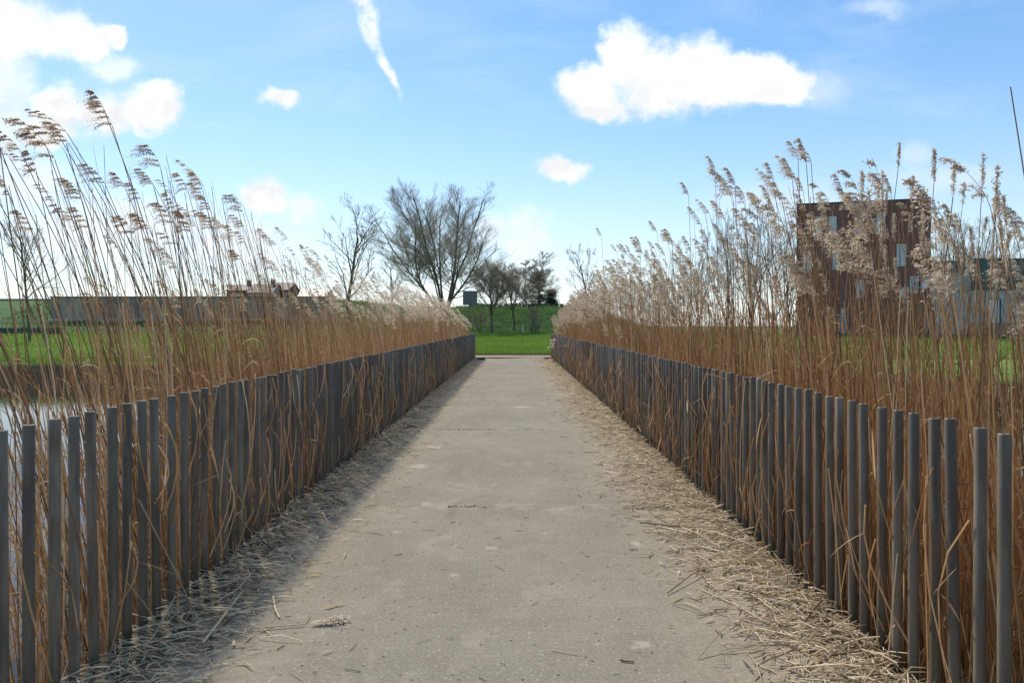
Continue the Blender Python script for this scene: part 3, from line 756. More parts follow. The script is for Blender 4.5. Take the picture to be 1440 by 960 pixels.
lean('bent straw sticking out in front of the nearest posts of the right fence', 1248, 2.95, .02, 1262, 2.9, Z_at(778, 2.9), .003, .8)
lean('slanting straw in front of the right fence where the straw heap is widest', 1060, 4.75, .03, 1078, 4.6, Z_at(692, 4.6), .0035, .8)

# weeds
m_weed = leafy('weed_leaf', [(0, (.030, .060, .012)), (.5, (.055, .100, .020)), (1, (.12, .15, .03))], .35)
def weed(px, py, size, label, n=60):
    x, y, z = G(px, py, 0.0); mb = MB()
    for i in range(n):
        az = random.uniform(0, 6.28); r = random.random() * size * .5
        blade(mb, np.array([r * math.cos(az), r * math.sin(az), 0]), unit(np.array([math.cos(az) * .8, math.sin(az) * .8, random.uniform(.4, 1.2)])), random.uniform(.3, .8) * size, size * .10, .7, random.random(), 4)
    o = mb.build('weed_tuft', m_weed); o.location = (x, y, z); tag(o, label, 'weed', 'weeds along the path edges')
weed(470, 708, .13, 'small green weed tuft in the litter halfway along the left fence')
weed(571, 601, .20, 'dark green weed tuft at the foot of the far part of the left fence')
weed(668, 506, .55, 'yellowish grass tuft at the far end of the left fence', 90)
weed(777, 505, .5, 'grass tuft at the far end of the right fence', 90)
weed(944, 714, .09, 'tiny green weed in the straw by the middle of the right fence', 30)
mb = MB()
for j, x0, x1, n_ in ((9.93, -1.15, -.2, 150), (5.71, -.55, -.3, 30), (9.93, -.1, .5, 25)):
    for i in range(n_):
        az = random.uniform(0, 6.28)
        blade(mb, np.array([random.uniform(x0, x1), j + random.gauss(0, .012), 0]), unit(np.array([math.cos(az), math.sin(az), .8])), random.uniform(.012, .035), .007, .5, random.random(), 3)
tag(mb.build('moss', m_weed), 'moss growing in the joints of the path', 'moss', kind='stuff')
# pale seed-head plant at the far end of the right fence
root = empty('seed_head_plant', (1.50, 27.2, 0)); tag(root, 'withered plant with white seed heads at the far end of the right fence', 'plant')
ms = MB()
for i in range(9):
    P = np.array([[0, 0, 0], [random.gauss(0, .05), random.gauss(0, .1), .3], [random.gauss(-.06, .10), random.gauss(0, .15), random.uniform(.35, .95)]])
    ms.tubes(P, np.array([.006, .005, .003]), 4, tint=.3)
    mh = MB(); n = 60; c_ = P[-1] + RNG.normal(size=(n, 3)) * .022
    spikelets(mh, c_, RNG.normal(size=(n, 3)), .03, .018, np.clip(RNG.normal(.8, .15, n), 0, 1)); mh.build('seed_head', m_cream, root)
ms.build('stem', m_stem, root)

# ------------------------------------------------------------------ grass
m_grass = leafy('grass_blade', [(0, (.085, .165, .022)), (.5, (.155, .270, .036)), (1, (.27, .37, .065))], .5)
def grass_field(n, xf, y0, y1, h0, h1, pw=1.5):
    Y = y0 + (y1 - y0) * RNG.random(n) ** pw; X = xf(Y, RNG.random(n)); Z = height(X, Y)
    patch = .5 + .5 * np.sin(X * .7 + np.sin(Y * .5)) * np.sin(Y * .9 + X * .2)
    H = RNG.uniform(h0, h1, n) * (.6 + .8 * patch) * (1 + (Y - y0) / 60); W = .012 * (1 + (Y - y0) / 18)
    az = RNG.random(n) * 6.283; la = RNG.normal(size=(n, 2)) * .35
    dx, dy = np.cos(az) * W, np.sin(az) * W
    V = np.stack([np.stack([X - dx, Y - dy, Z - .01], -1), np.stack([X + dx, Y + dy, Z - .01], -1), np.stack([X + la[:, 0] * H, Y + la[:, 1] * H, Z + H], -1)], 1)
    return V.reshape(-1, 3), np.repeat(np.clip(RNG.normal(.45, .2, n) + .25 * (patch - .5), 0, 1), 3)
Va, ta = grass_field(60000, lambda Y, r: (r - .5) * (4.5 + (Y - 35) * .22), 35.05, 86, .09, .22, 1.6)
Vb, tb_ = grass_field(70000, lambda Y, r: (r - .5) * 2 * .78 * Y, 35.05, 84, .10, .24, 1.4)
Vc, tc = grass_field(22000, lambda Y, r: np.where(r < .6, -Y * .8 + r / .6 * (Y * .8 - 2.6), 2.6 + (r - .6) / .4 * (Y * .8 - 2.6)), 30.35, 32.3, .08, .26, 1.0)
keep = np.repeat((Vc.reshape(-1, 3, 3)[:, 0, 1] > bank_edge(Vc.reshape(-1, 3, 3)[:, 0, 0])), 3)
Vc, tc = Vc[keep], tc[keep]
V = np.concatenate([Va, Vb, Vc]); tt = np.concatenate([ta, tb_, tc])
o = link('grass', mesh_np('grass', V, None, np.arange(len(V)).reshape(-1, 3), tt), m_grass); tag(o, 'bright green grass of the field beyond the bridge', 'grass', kind='stuff')

m_rough = leafy('rough_grass_blade', [(0, (.040, .100, .038)), (.5, (.085, .165, .055)), (1, (.18, .25, .09))], .4)
n = 42000
Y = RNG.uniform(86.5, 110, n); X = RNG.uniform(-1, 1, n) * 1.; X = np.where(RNG.random(n) < .4, X * 9, -22 + X * 48); Z = height(X, Y)
cl_ = np.sin(X * 1.1 + np.sin(Y * .8) * 2) * np.sin(Y * 1.5 + X * .3)
H_ = RNG.uniform(.12, .34, n) * (1 + .7 * np.clip(cl_, -.5, 1)); W_ = RNG.uniform(.04, .09, n)
V = np.stack([np.stack([X - W_, Y, Z - .03], -1), np.stack([X + W_, Y, Z - .03], -1), np.stack([X + RNG.normal(0, .08, n), Y - RNG.uniform(0, .1, n), Z + H_], -1)], 1).reshape(-1, 3)
o = link('rough_grass', mesh_np('rough_grass', V, None, np.arange(len(V)).reshape(-1, 3), np.repeat(np.clip(.45 + .25 * cl_ + RNG.normal(0, .18, n), 0, 1), 3)), m_rough); tag(o, 'darker rough grass on the embankment slope', 'grass', kind='stuff')

# ------------------------------------------------------------------ bare trees
m_bark = simple('grey_brown_bark', (.15, .122, .095), .9, .35, 5, .2, bump=.5, grain=(1, 1, .25))
m_twig = leafy('thin_twigs', [(0, (.29, .24, .18)), (.5, (.50, .43, .335)), (1, (.70, .63, .50))], .38)
def tree_mesh(H, spread, stems, fork, levels, n1, n2, n3, r0, seed, up=.5, vase=.5, first=.3, rmin=.010):
    """bare tree: returns (trunk mesh, crown mesh); base at the origin"""
    rnd = random.Random(seed); rg = np.random.default_rng(seed)
    by = {0: [], 1: [], 2: [], 3: [], 4: []}
    def branch(p, d, L, r, lev, K):
        P = [p]; dd = d.copy(); st = L / (K - 1)
        for i in range(K - 1):
            dd = unit(dd + rg.normal(size=3) * (.08 + .03 * lev) + np.array([0, 0, up * (.10 + .03 * lev)]))
            P.append(P[-1] + dd * st)
        P = np.array(P); by[lev].append((P, np.linspace(r, max(r * .38, rmin * .7), K)))
        return P
    def at(P, t):
        k = t * (len(P) - 1); a = int(min(k, len(P) - 2)); return P[a] + (P[a + 1] - P[a]) * (k - a), unit(P[a + 1] - P[a])
    def side(d, ang):
        r = rg.normal(size=3); s_ = unit(np.cross(d, r)); return unit(d * math.cos(ang) + s_ * math.sin(ang))
    def kids(P, L, r, lev):
        if lev > levels: return
        n = (0, n1, n2, n3, n3)[lev]; n = max(2, int(round(n * rnd.uniform(.75, 1.25))))
        for i in range(n):
            t = first + (1 - first) * (i + rnd.random()) / n if lev <= 1 else rnd.uniform(.18, 1)
            o, d = at(P, min(t, .99)); ang = rnd.uniform(.28, .68) if lev > 1 else rnd.uniform(.5, .95) * (1.15 - .5 * t)
            Lc = L * rnd.uniform(.42, .70) * (1.25 - .65 * t) if lev > 1 else L * rnd.uniform(.40, .62) * (1.2 - .75 * t)
            rc = max(r * (.42 if lev == 1 else .5) * (1.1 - .5 * t), rmin)
            Pc = branch(o, side(d, ang), Lc, rc, lev, (6, 6, 5, 4, 4)[lev]); kids(Pc, Lc, rc, lev + 1)
    if stems == 1:
        P = branch(np.zeros(3), unit(np.array([rnd.gauss(0, .04), rnd.gauss(0, .04), 1])), H * .92, r0, 0, 8); kids(P, H, r0, 1)
    else:
        P0 = branch(np.zeros(3), np.array([0, 0, 1.]), fork * H, r0, 0, 4)
        for i in range(stems):
            az = i * 6.283 / stems + rnd.uniform(-.4, .4); a = vase * (i % 3 + rnd.random()) / 3 * 1.25
            d = np.array([math.cos(az) * math.sin(a), math.sin(az) * math.sin(a), math.cos(a)])
            L = H * (1 - fork) * rnd.uniform(.92, 1.0) * (1.0 - .30 * (a / max(vase, .01) / 1.25) ** 2)
            Pc = branch(P0[-1] * rnd.uniform(.72, 1.0), d, L, r0 * rnd.uniform(.22, .40), 0, 8); kids(Pc, L * .60, r0 * .30, 1)
    tr = MB(); cr = MB()
    allz = max(p[0][:, 2].max() for L_ in by.values() for p in L_); k = H / allz
    xmax = np.percentile(np.abs(np.concatenate([p[0][:, 0] for L_ in by.values() for p in L_])), 98.5); kx = spread / 2 / xmax
    for lev, L_ in by.items():
        if not L_: continue
        groups = {}
        for P, r in L_: groups.setdefault(len(P), []).append((P, r))
        for K_, g_ in groups.items():
            Pn = np.array([p for p, _ in g_]) * np.array([kx, kx, k]); Rn = np.array([r for _, r in g_])
            (tr if lev <= 1 else cr).tubes(Pn, Rn, 7 if lev == 0 else (4 if lev == 1 else 3), tint=np.clip(rg.normal(.35 + .12 * (lev - 2), .18, len(Pn)), 0, 1))
    mt = tr.mesh('trunk', True); mt.materials.append(m_bark); mc = cr.mesh('crown', True); mc.materials.append(m_twig)
    return mt, mc
def plant_tree(ms, X, Y, label, z=None, rz=0, group='bare trees', name='bare_tree', s=(1, 1, 1)):
    o = empty(name, (X, Y, (float(height(X, Y)) if z is None else z) - .05), rz); o.scale = s
    tag(o, label, 'tree', group); link('trunk', ms[0], None, o); link('crown', ms[1], None, o)
    return o
TG = 'bare trees beyond the canal'
def tree_at(px, top, d, width, label, rz=0, **kw):
    X = X_at(px, d); zb = float(height(X, d)); H = Z_at(top, d) - zb
    P = dict(stems=1, fork=.1, levels=4, n1=11, n2=6, n3=4, r0=.14, seed=int(px), up=.5, vase=.5, first=.28); P.update(kw)
    return plant_tree(tree_mesh(H, width * d / 1000, **P), X, d, label, rz=rz, group=TG)
tree_at(630, 246, 88, 226, 'large bare many stemmed tree with wide fan shaped crown left of the path end', stems=14, fork=.12, levels=3, n1=14, n2=9, n3=11, r0=.42, seed=15, up=.7, vase=.55, first=.30, rmin=.0062)
tree_at(487, 280, 45, 116, 'bare young tree rising out of the reeds left of the large fan shaped tree', n1=10, n2=6, n3=3, r0=.16, seed=3, first=.36, up=.45)
tree_at(553, 352, 98, 66, 'small bare tree on the embankment between the young tree and the large tree', n1=11, r0=.15, seed=9)
tree_at(692, 358, 86, 78, 'bare roundish tree on the grass directly right of the large tree', levels=3, n1=20, n2=12, n3=12, rmin=.011, r0=.19, seed=12, first=.33, up=.4)
tree_at(722, 366, 90, 64, 'middle one of the three bare trees at the end of the path', levels=3, n1=18, n2=11, n3=11, rmin=.011, r0=.17, seed=14, first=.36, up=.4)
tree_at(747, 350, 84, 92, 'bare tree with forked leaning trunk in front of the dark pine', stems=3, fork=.30, levels=3, n1=14, n2=11, n3=11, rmin=.011, r0=.20, seed=21, vase=.55, first=.25, up=.35)
tree_at(827, 338, 60, 62, 'slim bare tree standing alone just right of the path gap', n1=12, n2=5, n3=3, r0=.10, seed=31, first=.42, up=.15)
tree_at(42, 312, 55, 104, 'bare tree with wide thin branches in the field at far left behind the reeds', n1=9, n2=5, n3=3, r0=.12, seed=33, first=.42, up=.15)
def bush_at(px, top, d, width, label, seed):
    X = X_at(px, d); zb = float(height(X, d)); H = Z_at(top, d) - zb
    plant_tree(tree_mesh(H, width * d / 1000, 10, .06, 3, 7, 5, 3, .07, seed, .3, .8, .2), X, d, label, group='bare bushes at the foot of the embankment', name='bare_bush')['category'] = 'bush'
bush_at(675, 420, 88, 36, 'twiggy bush under the bare trees next to the grey sign', 41)
bush_at(753, 425, 83, 26, 'twiggy bush at the foot of the forked tree in front of the pine', 42)
# trees behind the building and along the right
protoR = [tree_mesh(15, 8.5, 6, .12, 3, 10, 6, 4, .26, 60 + i, .8, .40, .2) for i in range(3)]
gR = 'bare trees around the brown building'
for i, (px, top, d, lab) in enumerate([(985, 330, 104, 'lowest bare tree in the row left of the brown building'), (1020, 296, 108, 'second bare tree of the row behind the reeds left of the brown building'), (1055, 283, 110, 'tall bare tree in the middle of the row left of the brown building'),
        (1088, 290, 106, 'bare tree next to the left wall of the brown building'), (1112, 300, 112, 'bare tree half hidden by the left wall of the brown building'),
        (1322, 312, 112, 'bare tree right beside the brown building above the low dark building'), (1348, 304, 116, 'second bare tree above the low dark building'), (1376, 298, 113, 'third bare tree above the low dark building'),
        (1402, 302, 117, 'fourth bare tree above the low dark building'), (1428, 308, 114, 'bare tree above the low dark building at the right edge')]):
    X = X_at(px, d); H = Z_at(top, d) - .3
    plant_tree(protoR[i % 3], X, d, lab, .3, i * 1.3, gR, s=(H / 15 * .9,) * 2 + (H / 15,))
protoB = [tree_mesh(7, 7, 8, .08, 3, 9, 6, 4, .14, 80 + i, .5, .75, .2) for i in range(2)]
gB = 'low bare trees behind the right reeds'
for i, (px, top, d, lab) in enumerate([(812, 405, 112, 'low bushy bare tree at the left end of the far treeline right of the path'), (850, 398, 115, 'bushy bare tree of the far treeline behind the slim lone tree'),
        (888, 392, 113, 'third low bare tree along the far treeline right of the path'), (925, 380, 118, 'fourth low bare tree along the far treeline right of the path'), (960, 362, 114, 'last bushy bare tree of the far treeline before the taller row')]):
    X = X_at(px, d); z = float(height(X, d)); H = Z_at(top, d) - z
    plant_tree(protoB[i % 2], X, d, lab, z, i * 1.7, gB, s=(H / 7 * .85,) * 2 + (H / 7,))

# pine on the embankment
m_needle = leafy('pine_needles', [(0, (.012, .028, .016)), (.5, (.022, .045, .024)), (1, (.045, .075, .034))], .15)
def pine(px, top, d, width, label, seed):
    X = X_at(px, d); zb = float(height(X, d)); H = Z_at(top, d) - zb; Wd = width * d / 1000 / 2
    rnd = random.Random(seed); rg = np.random.default_rng(seed)
    root = empty('pine_tree', (X, d, zb - .05)); tag(root, label, 'tree', 'dark pines on the embankment')
    mb = MB(); mb.tubes(np.array([[0, 0, 0], [.1, 0, H * .5], [0, .1, H * .95]]), np.array([.22, .16, .04]), 7)
    cl = MB()
    for i in range(110):
        t = rnd.random() ** .8; z = H * (.06 + .92 * t); az = rnd.uniform(0, 6.28); rr = Wd * (1.0 - t ** 1.5) * rnd.uniform(.3, 1.0)
        e = np.array([math.cos(az) * rr, math.sin(az) * rr, z + .1 * rr])
        mb.tubes(np.stack([[0, 0, z - .2 * rr], e]), np.array([.05, .015]), 4)
        n = 120; c_ = e + rg.normal(size=(n, 3)) * np.array([.42, .42, .17]) * rnd.uniform(.7, 1.3)
        spikelets(cl, c_, rg.normal(size=(n, 3)) + np.array([0, 0, .5]), .26, .06, np.clip(rg.normal(rnd.uniform(.25, .75), .15, n), 0, 1))
    mb.build('trunk', m_bark, root); cl.build('crown', m_needle, root)
pine(757, 381, 124, 38, 'dark green pine standing on the embankment behind the forked bare tree', 3)
pine(775, 408, 126, 15, 'smaller dark pine at the right of the large pine on the embankment', 4)

# hedge on the crest at the end of the path
def hedge(x0, x1, y, h, label, n=2600):
    z0 = float(height((x0 + x1) / 2, y)); root = empty('hedge', ((x0 + x1) / 2, y, z0)); L = (x1 - x0) / 2
    tag(root, label, 'hedge')
    c_ = np.stack([RNG.uniform(-L, L, n), RNG.normal(0, .5, n), RNG.uniform(-.1, h, n) * (1 + .12 * np.sin(RNG.uniform(-L, L, n)))], -1)
    cl = MB(); spikelets(cl, c_, RNG.normal(size=(n, 3)), .34, .16, np.clip(RNG.normal(.5, .25, n), 0, 1)); cl.build('foliage', m_needle, root)
    mb = MB(); k = int(L * 2); P = np.array([[[x, 0, 0], [x + .1, .1, h * .8]] for x in np.linspace(-L, L, max(k, 3))]); mb.tubes(P, np.full(P.shape[:2], .03), 4); mb.build('stem', m_bark, root)
hedge(-7, 7.5, 109.5, .75, 'low dark hedge along the top of the embankment below the pine')

# ------------------------------------------------------------------ buildings
m_brick, T, b = mat('maroon_cladding')
oc = T.n('ShaderNodeTexCoord').outputs['Object']; s3 = T.n('ShaderNodeSeparateXYZ'); T.l(oc, s3.inputs[0])
cbx = T.n('ShaderNodeCombineXYZ'); T.l(T.math('ADD', s3.outputs[0], s3.outputs[1]), cbx.inputs[0]); T.l(s3.outputs[2], cbx.inputs[1])
T.l(T.mix(T.ramp(T.noise(T.scale(cbx.outputs[0], 1, .35, 1), 1.2, 8, .7), .3, .72), (.160, .064, .056), (.220, .098, .086)), b.inputs['Base Color']); T.l(T.bump(T.noise(T.scale(cbx.outputs[0], 1.2, 9, 1), 2., 4), .3, .02), b.inputs['Normal']); b.inputs['Roughness'].default_value = .8
m_glass, T, b = mat('window_glass'); b.inputs['Base Color'].default_value = (.36, .40, .44, 1); b.inputs['Roughness'].default_value = .22; b.inputs['Metallic'].default_value = .15; b.inputs['Specular IOR Level'].default_value = .8  # pale grey-blue base colour stands in for sky reflected in the panes
m_dkframe = simple('dark_window_frame', (.03, .03, .032), .5, .1)
m_white = simple('white_paint', (.74, .74, .72), .6, .08, 2)
m_grey = simple('grey_render', (.50, .46, .41), .8, .12, 1.5)
m_darkroof = simple('dark_green_sheet', (.085, .115, .118), .55, .25, 1.2)
m_wood = simple('brown_timber', (.17, .115, .075), .8, .4, 3, grain=(1, 1, .2))

def holed_wall(parent, W, H, holes, mat_, name='wall', depth=.3):
    """front wall in the local XZ plane (y=0 faces -Y) with real openings"""
    xs_ = sorted({0, W, *[h[0] for h in holes], *[h[1] for h in holes]}); zs_ = sorted({0, H, *[h[2] for h in holes], *[h[3] for h in holes]})
    mb = MB()
    for i in range(len(xs_) - 1):
        for k in range(len(zs_) - 1):
            cx, cz = (xs_[i] + xs_[i + 1]) / 2, (zs_[k] + zs_[k + 1]) / 2
            if any(h[0] < cx < h[1] and h[2] < cz < h[3] for h in holes): continue
            mb.add([(xs_[i], 0, zs_[k]), (xs_[i + 1], 0, zs_[k]), (xs_[i + 1], 0, zs_[k + 1]), (xs_[i], 0, zs_[k + 1])], [(0, 1, 2, 3)])
    for (a, c, z0, z1) in holes:
        mb.add([(a, 0, z0), (c, 0, z0), (c, 0, z1), (a, 0, z1), (a, depth, z0), (c, depth, z0), (c, depth, z1), (a, depth, z1)], [(0, 4, 5, 1), (1, 5, 6, 2), (2, 6, 7, 3), (3, 7, 4, 0)])
    return mb, mb
def window_part(parent, a, c, z0, z1, depth=.16, split=None, name='window'):
    f = .06; mb = MB()
    mb.box(a + .003, a + f, depth - .05, depth + .03, z0 + .003, z1 - .003); mb.box(c - f, c - .003, depth - .05, depth + .03, z0 + .003, z1 - .003)
    mb.box(a + f, c - f, depth - .05, depth + .03, z0 + .003, z0 + f); mb.box(a + f, c - f, depth - .05, depth + .03, z1 - f, z1 - .003)
    if split: mb.box(a + f, c - f, depth - .045, depth + .025, z0 + (z1 - z0) * split - .02, z0 + (z1 - z0) * split + .02)
    fr = mb.build(name, m_dkframe, parent)
    p = MB(); p.box(a + f - .01, c - f + .01, depth, depth + .02, z0 + f - .01, z1 - f + .01); p.build('pane', m_glass, fr)
    return fr
# brown flat-roofed house: left corner at px 1120, right corner at px 1309
A = np.array([X_at(1120, 76.5), 76.5]); B = np.array([X_at(1309, 73.0), 73.0])
W = float(np.linalg.norm(B - A)); zg = .25; H = Z_at(284, 74.7) - zg
house = empty('flat_roofed_house', (A[0], A[1], zg), math.atan2(B[1] - A[1], B[0] - A[0]))
tag(house, 'tall maroon brown cube shaped house with flat roof and narrow windows behind the right reeds', 'building')
def hw(p0, p1, y0, y1):
    f = lambda p: (p - 1120) / 189 * W
    zf = lambda y: Z_at(y, 74.7) - zg
    return (f(p0), f(p1), max(zf(y1), .02), zf(y0))
holes = [hw(1145, 1158, 301, 334), hw(1166.5, 1180.5, 301, 334), hw(1203, 1218, 299, 333), hw(1234, 1249, 298, 332),
         hw(1129, 1143, 350, 379), hw(1171, 1185, 350, 379), hw(1262, 1277, 343, 376), hw(1280, 1294, 388, 414), hw(1205, 1219, 392, 420), hw(1183, 1193, 432, 469.5), hw(1300, 1307, 436, 469.5)]
mb, _ = holed_wall(house, W, H, holes, m_brick)
D = 12.0
k_ = D * .15
mb.add([(0, 0, 0), (k_, D, 0), (k_, D, H), (0, 0, H)], [(0, 3, 2, 1)]); mb.add([(W, 0, 0), (W + k_, D, 0), (W + k_, D, H), (W, 0, H)], [(0, 1, 2, 3)]); mb.add([(k_, D, 0), (W + k_, D, 0), (W + k_, D, H), (k_, D, H)], [(0, 3, 2, 1)])
mb.build('wall', m_brick, house)
mb = MB(); mb.add([(x, y, z) for z in (H, H + .12) for x, y in ((-.04, -.04), (W + .04, -.04), (W + k_ + .04, D + .04), (k_ - .04, D + .04))], [(0, 3, 2, 1), (4, 5, 6, 7), (0, 1, 5, 4), (1, 2, 6, 5), (2, 3, 7, 6), (3, 0, 4, 7)]); mb.build('roof', m_dkframe, house)
for h in holes[:-2]: window_part(house, *h)
for h in holes[-2:]: window_part(house, *h, name='door', split=.75)
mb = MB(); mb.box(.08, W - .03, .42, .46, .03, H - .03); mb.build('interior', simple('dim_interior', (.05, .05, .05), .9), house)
# white shade sails beside the house
def sail(label, px0, py0, px1, py1, px2, py2, d, pole_px):
    o = empty('shade_sail', (X_at(pole_px, d), d, .2)); tag(o, label, 'shade sail', 'white shade sails by the brown house')
    pts = [np.array([X_at(p, dd), dd, Z_at(y, dd)]) - np.array(o.location) for p, y, dd in ((px0, py0, d), (px1, py1, d + 1.0), (px2, py2, d - 1.0))]
    n = 10; V = []; ix = {}
    for i in range(n + 1):
        for j in range(n + 1 - i):
            a, bb = i / n, j / n; c_ = 1 - a - bb; p = pts[0] * a + pts[1] * bb + pts[2] * c_
            p = p + np.array([0, 0, -.5 * a * bb * c_ * 6]); ix[i, j] = len(V); V.append(p)
    Tn = []
    for i in range(n):
        for j in range(n - i):
            Tn.append((ix[i, j], ix[i + 1, j], ix[i, j + 1]))
            if j < n - i - 1: Tn.append((ix[i + 1, j], ix[i + 1, j + 1], ix[i, j + 1]))
    mb = MB(); mb.add(V, None, Tn); c = mb.build('canvas', m_white, o, True); sm = c.modifiers.new('thick', 'SOLIDIFY'); sm.thickness = .02
    mb = MB(); mb.tubes(np.array([[0, 0, 0], [0, 0, Z_at(min(py0, py1, py2) - 3, d) - .2]]), np.array([.06, .05]), 8); mb.build('pole', m_white, o)
sail('small white triangular shade sail beside its pole before the brown house', 1272, 402, 1265, 416, 1273, 417, 71.5, 1272.5)
sail('larger white shade sail spread between the brown house and the low building', 1318, 386, 1296, 396, 1297, 409, 71, 1318)
# low building to the right
lb = empty('low_building', (X_at(1310, 80), 80, .25)); tag(lb, 'low building with dark green upper storey above pale grey walls at right behind the reeds', 'building')
def lx(p): return X_at(p, 80) - X_at(1310, 80)
def lz(y): return Z_at(y, 80) - .25
Wl = lx(1560); Hl = lz(366)
holes = [(lx(1326), lx(1333), lz(410), lz(384)), (lx(1338), lx(1350), lz(410), lz(384)), (lx(1318), lx(1330), .02, lz(438)), (lx(1390), lx(1408), lz(455), lz(420)), (lx(1424), lx(1446), lz(455), lz(420))]
mb, _ = holed_wall(lb, Wl, lz(408), holes, m_grey)
mb.add([(0, 0, 0), (0, 9, 0), (0, 9, lz(408)), (0, 0, lz(408))], [(0, 3, 2, 1)]); mb.add([(Wl, 0, 0), (Wl, 9, 0), (Wl, 9, lz(408)), (Wl, 0, lz(408))], [(0, 1, 2, 3)])
mb.build('wall', m_grey, lb)
for h in holes[:2] + holes[3:]: window_part(lb, *h)
window_part(lb, *holes[2], name='door', split=.8)
mb = MB(); mb.box(lx(1364), Wl, .0 - .25, 9, lz(408), Hl)
for k in range(14):
    mb.box(lx(1364), Wl, -.29, -.253, lz(408) + .12 + k * (Hl - lz(408)) / 14.5, lz(408) + .17 + k * (Hl - lz(408)) / 14.5)
mb.build('upper_storey', m_darkroof, lb)
mb = MB(); mb.box(0, lx(1364) - .003, -.2, 9, lz(408) , lz(383)); mb.build('upper_wall', simple('pale_grey_panel', (.36, .37, .37), .7, .1), lb)
mb = MB(); mb.box(-.1, lx(1364) - .003, -.35, 9.1, lz(383), lz(367)); mb.box(lx(1364), Wl + .1, -.4, 9.1, Hl, Hl + .2); mb.build('roof', m_darkroof, lb)
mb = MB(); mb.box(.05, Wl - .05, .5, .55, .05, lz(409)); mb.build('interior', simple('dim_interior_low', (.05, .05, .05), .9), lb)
# timber garden screen in front of it
gs = empty('garden_screen', (X_at(1362, 72), 72, float(height(X_at(1362, 72), 72)))); tag(gs, 'low brown timber screen on the grass before the low building', 'fence')
mb = MB(); mp = MB(); Lg = X_at(1520, 72) - X_at(1362, 72)
for k in range(9): mb.box(0, Lg, -.02, .01, .08 + k * .16, .20 + k * .16)
for x in np.linspace(0, Lg, 7): mp2 = MB(); mp2.box(x - .05, x + .05, .012, .1, -.1, 1.6); mp2.build('post', m_wood, gs)
mb.build('board_panel', m_wood, gs)

# concrete wall and guard rail on the embankment at left, houses behind it
m_conc = simple('weathered_concrete', (.30, .265, .22), .9, .3, .6, bump=.3, grain=(1, 1, .25))
dW = 96.5; x0, x1 = X_at(72, dW), X_at(472, dW)
cw = empty('concrete_wall', (x0, dW, float(height(x0, dW)) - 1.2)); zc = Z_at(419, dW) - cw.location.z
tag(cw, 'long grey concrete wall on the embankment behind the left reeds', 'wall')
mb = MB(); npan = 13; Lw = x1 - x0
for k in range(npan):
    mb.box(k * Lw / npan + .02, (k + 1) * Lw / npan - .02, -.1 - .004 * (k % 2), .15, -.5, zc)
mb.build('wall_panel', m_conc, cw)
mb = MB(); mb.box(-.1, Lw + .1, -.22, .28, zc + .003, zc + .22); mb.build('coping', simple('dark_coping', (.10, .105, .11), .8), cw)
mb = MB(); mb.box(0, Lw, -.35, -.12, -.5, zc - 2.75); mb.build('plinth', simple('pale_plinth', (.36, .34, .30), .85, .25), cw)
gr_ = empty('guard_rail', (X_at(-260, 108), 108, float(height(-50, 108)) )); tag(gr_, 'blue grey guard rail along the embankment top at far left', 'guard rail')
zt = Z_at(420, 108) - gr_.location.z; Lr = X_at(74, 108) - X_at(-260, 108)
m_rail = simple('blue_grey_steel', (.14, .17, .20), .5, .15, metal=.3)
mb = MB(); mb.box(0, Lr, -.03, .03, zt - .42, zt); mb.build('rail', m_rail, gr_)
for x in np.arange(.5, Lr, 3.0): mb = MB(); mb.box(x - .06, x + .06, .035, .13, -.3, zt - .05); mb.build('post', m_rail, gr_)
lw = empty('low_wall', (X_at(-300, 87), 87, .1)); tag(lw, 'low dark retaining wall at the foot of the embankment at far left', 'wall')
mb = MB(); mb.box(0, X_at(86, 87) - X_at(-300, 87), -.2, .2, 0, Z_at(461, 87) - .1); mb.build('wall', simple('dark_stone', (.07, .075, .08), .85, .3), lw)
fz = empty('field_fence', (X_at(-300, 95), 95, float(height(X_at(0, 95), 95)))); tag(fz, 'pale horizontal rail fence on the embankment slope at far left', 'fence')
zz = Z_at(450, 95) - fz.location.z; Lf = X_at(95, 95) - X_at(-300, 95)
for k in range(2): mb = MB(); mb.box(0, Lf, -.03, .03, zz - .35 * k - .08, zz - .35 * k); mb.build('rail', m_grey, fz)
for x in np.arange(.3, Lf, 2.6): mb = MB(); mb.box(x - .05, x + .05, .033, .12, -.4, zz + .05); mb.build('post', m_grey, fz)

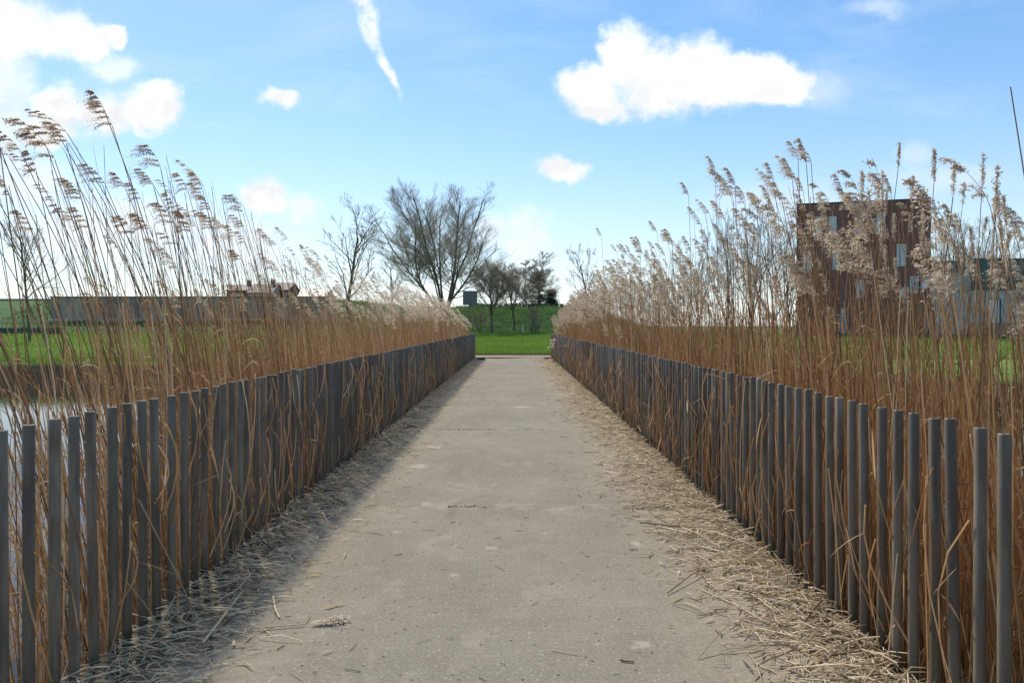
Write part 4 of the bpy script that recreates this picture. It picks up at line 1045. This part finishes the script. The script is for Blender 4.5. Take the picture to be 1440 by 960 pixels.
def gable_house(px0, px1, ytop, yeave, d, roofcol, wallcol, label, ridge_along=True, wins=2, chim=True):
    X0, X1 = X_at(px0, d), X_at(px1, d); zb = float(height((X0 + X1) / 2, d)) - .2
    o = empty('gabled_house', (X0, d, zb)); tag(o, label, 'building', 'houses behind the embankment wall')
    Wd, De = X1 - X0, 7.0; he, ht = Z_at(yeave, d) - zb, Z_at(ytop, d) - zb
    mb = MB(); holes = [(Wd * (k + .5) / wins - .5, Wd * (k + .5) / wins + .5, he - 1.8, he - .5) for k in range(wins)]
    mb, _ = holed_wall(o, Wd, he, holes, None)
    mb.add([(0, 0, 0), (0, De, 0), (0, De, he), (0, De / 2, ht), (0, 0, he)], None, [(0, 4, 3), (0, 3, 2), (0, 2, 1)])
    mb.add([(Wd, 0, 0), (Wd, De, 0), (Wd, De, he), (Wd, De / 2, ht), (Wd, 0, he)], None, [(0, 3, 4), (0, 2, 3), (0, 1, 2)])
    mb.add([(0, De, 0), (Wd, De, 0), (Wd, De, he), (0, De, he)], [(0, 3, 2, 1)])
    mb.build('wall', wallcol, o)
    for h in holes: window_part(o, *h)
    mb = MB(); e = .25; sl = (ht - he) / (De / 2); t_ = .18
    for s_, y0 in ((1, -e), (-1, De + e)):
        V = [(-e, y0, he - e * sl + .01), (Wd + e, y0, he - e * sl + .01), (Wd + e, De / 2, ht + .01), (-e, De / 2, ht + .01)]
        V += [(x, y, z + t_) for x, y, z in V]
        mb.add(V, [(0, 1, 2, 3), (4, 7, 6, 5), (0, 4, 5, 1), (1, 5, 6, 2), (2, 6, 7, 3), (3, 7, 4, 0)])
    rf = mb.build('roof', roofcol, o)
    if chim: mb = MB(); mb.box(Wd * .7, Wd * .7 + .7, De / 2 - .3, De / 2 + .3, ht - .3, ht + 1.0); mb.build('chimney', m_brick, rf)
m_dkroof2 = simple('dark_roof_tile', (.045, .045, .052), .7, .3, 2)
m_blroof = simple('blue_grey_roof', (.20, .235, .275), .5, .12, 1)
m_dkwall = simple('dark_brick_wall', (.085, .068, .062), .85, .3, 2)
gable_house(319, 346, 400, 409, 134, m_dkroof2, m_dkwall, 'dark gabled house at the left end of the houses behind the wall', wins=2)
gable_house(349, 382, 399, 412, 132, m_dkroof2, m_grey, 'dark roofed house with pale wall in the middle behind the wall', wins=3)
gable_house(384, 405, 397, 408, 136, m_dkroof2, m_dkwall, 'dark gabled house with the highest roof behind the wall', wins=2, chim=False)
gable_house(418, 457, 406, 421, 133, m_blroof, m_dkwall, 'house with pale blue grey roof right of the dark houses', wins=3, chim=False)

# grey sign seen from behind, left of the trees at the end of the path
sg = empty('road_sign', (X_at(659, 62), 62, float(height(X_at(659, 62), 62)))); tag(sg, 'grey blank sign panel on a post half hidden by the left reed tips', 'sign')
m_sign = simple('grey_sign_back', (.125, .13, .135), .6, .12)
zs0 = sg.location.z
mb = MB(); mb.box(-.5, .75, -.03, 0, Z_at(429, 62) - zs0, Z_at(409, 62) - zs0); mb.build('panel', m_sign, sg)
mb = MB(); mb.tubes(np.array([[.05, .05, -.3], [.05, .05, Z_at(410, 62) - zs0]]), np.array([.05, .05]), 10); mb.build('pole', m_sign, sg)
wp = empty('marker_post', (X_at(735, 89), 89, float(height(X_at(735, 89), 89)))); tag(wp, 'tiny white marker post on the embankment between the middle and forked trees', 'post')
mb = MB(); mb.tubes(np.array([[0, 0, -.2], [0, 0, 1.1]]), np.array([.07, .07]), 10); mb.build('shaft', m_white, wp)
mb = MB(); mb.tubes(np.array([[0, 0, 1.103], [0, 0, 1.22], [0, 0, 1.25]]), np.array([.075, .075, .01]), 10); mb.build('cap', m_sign, wp)
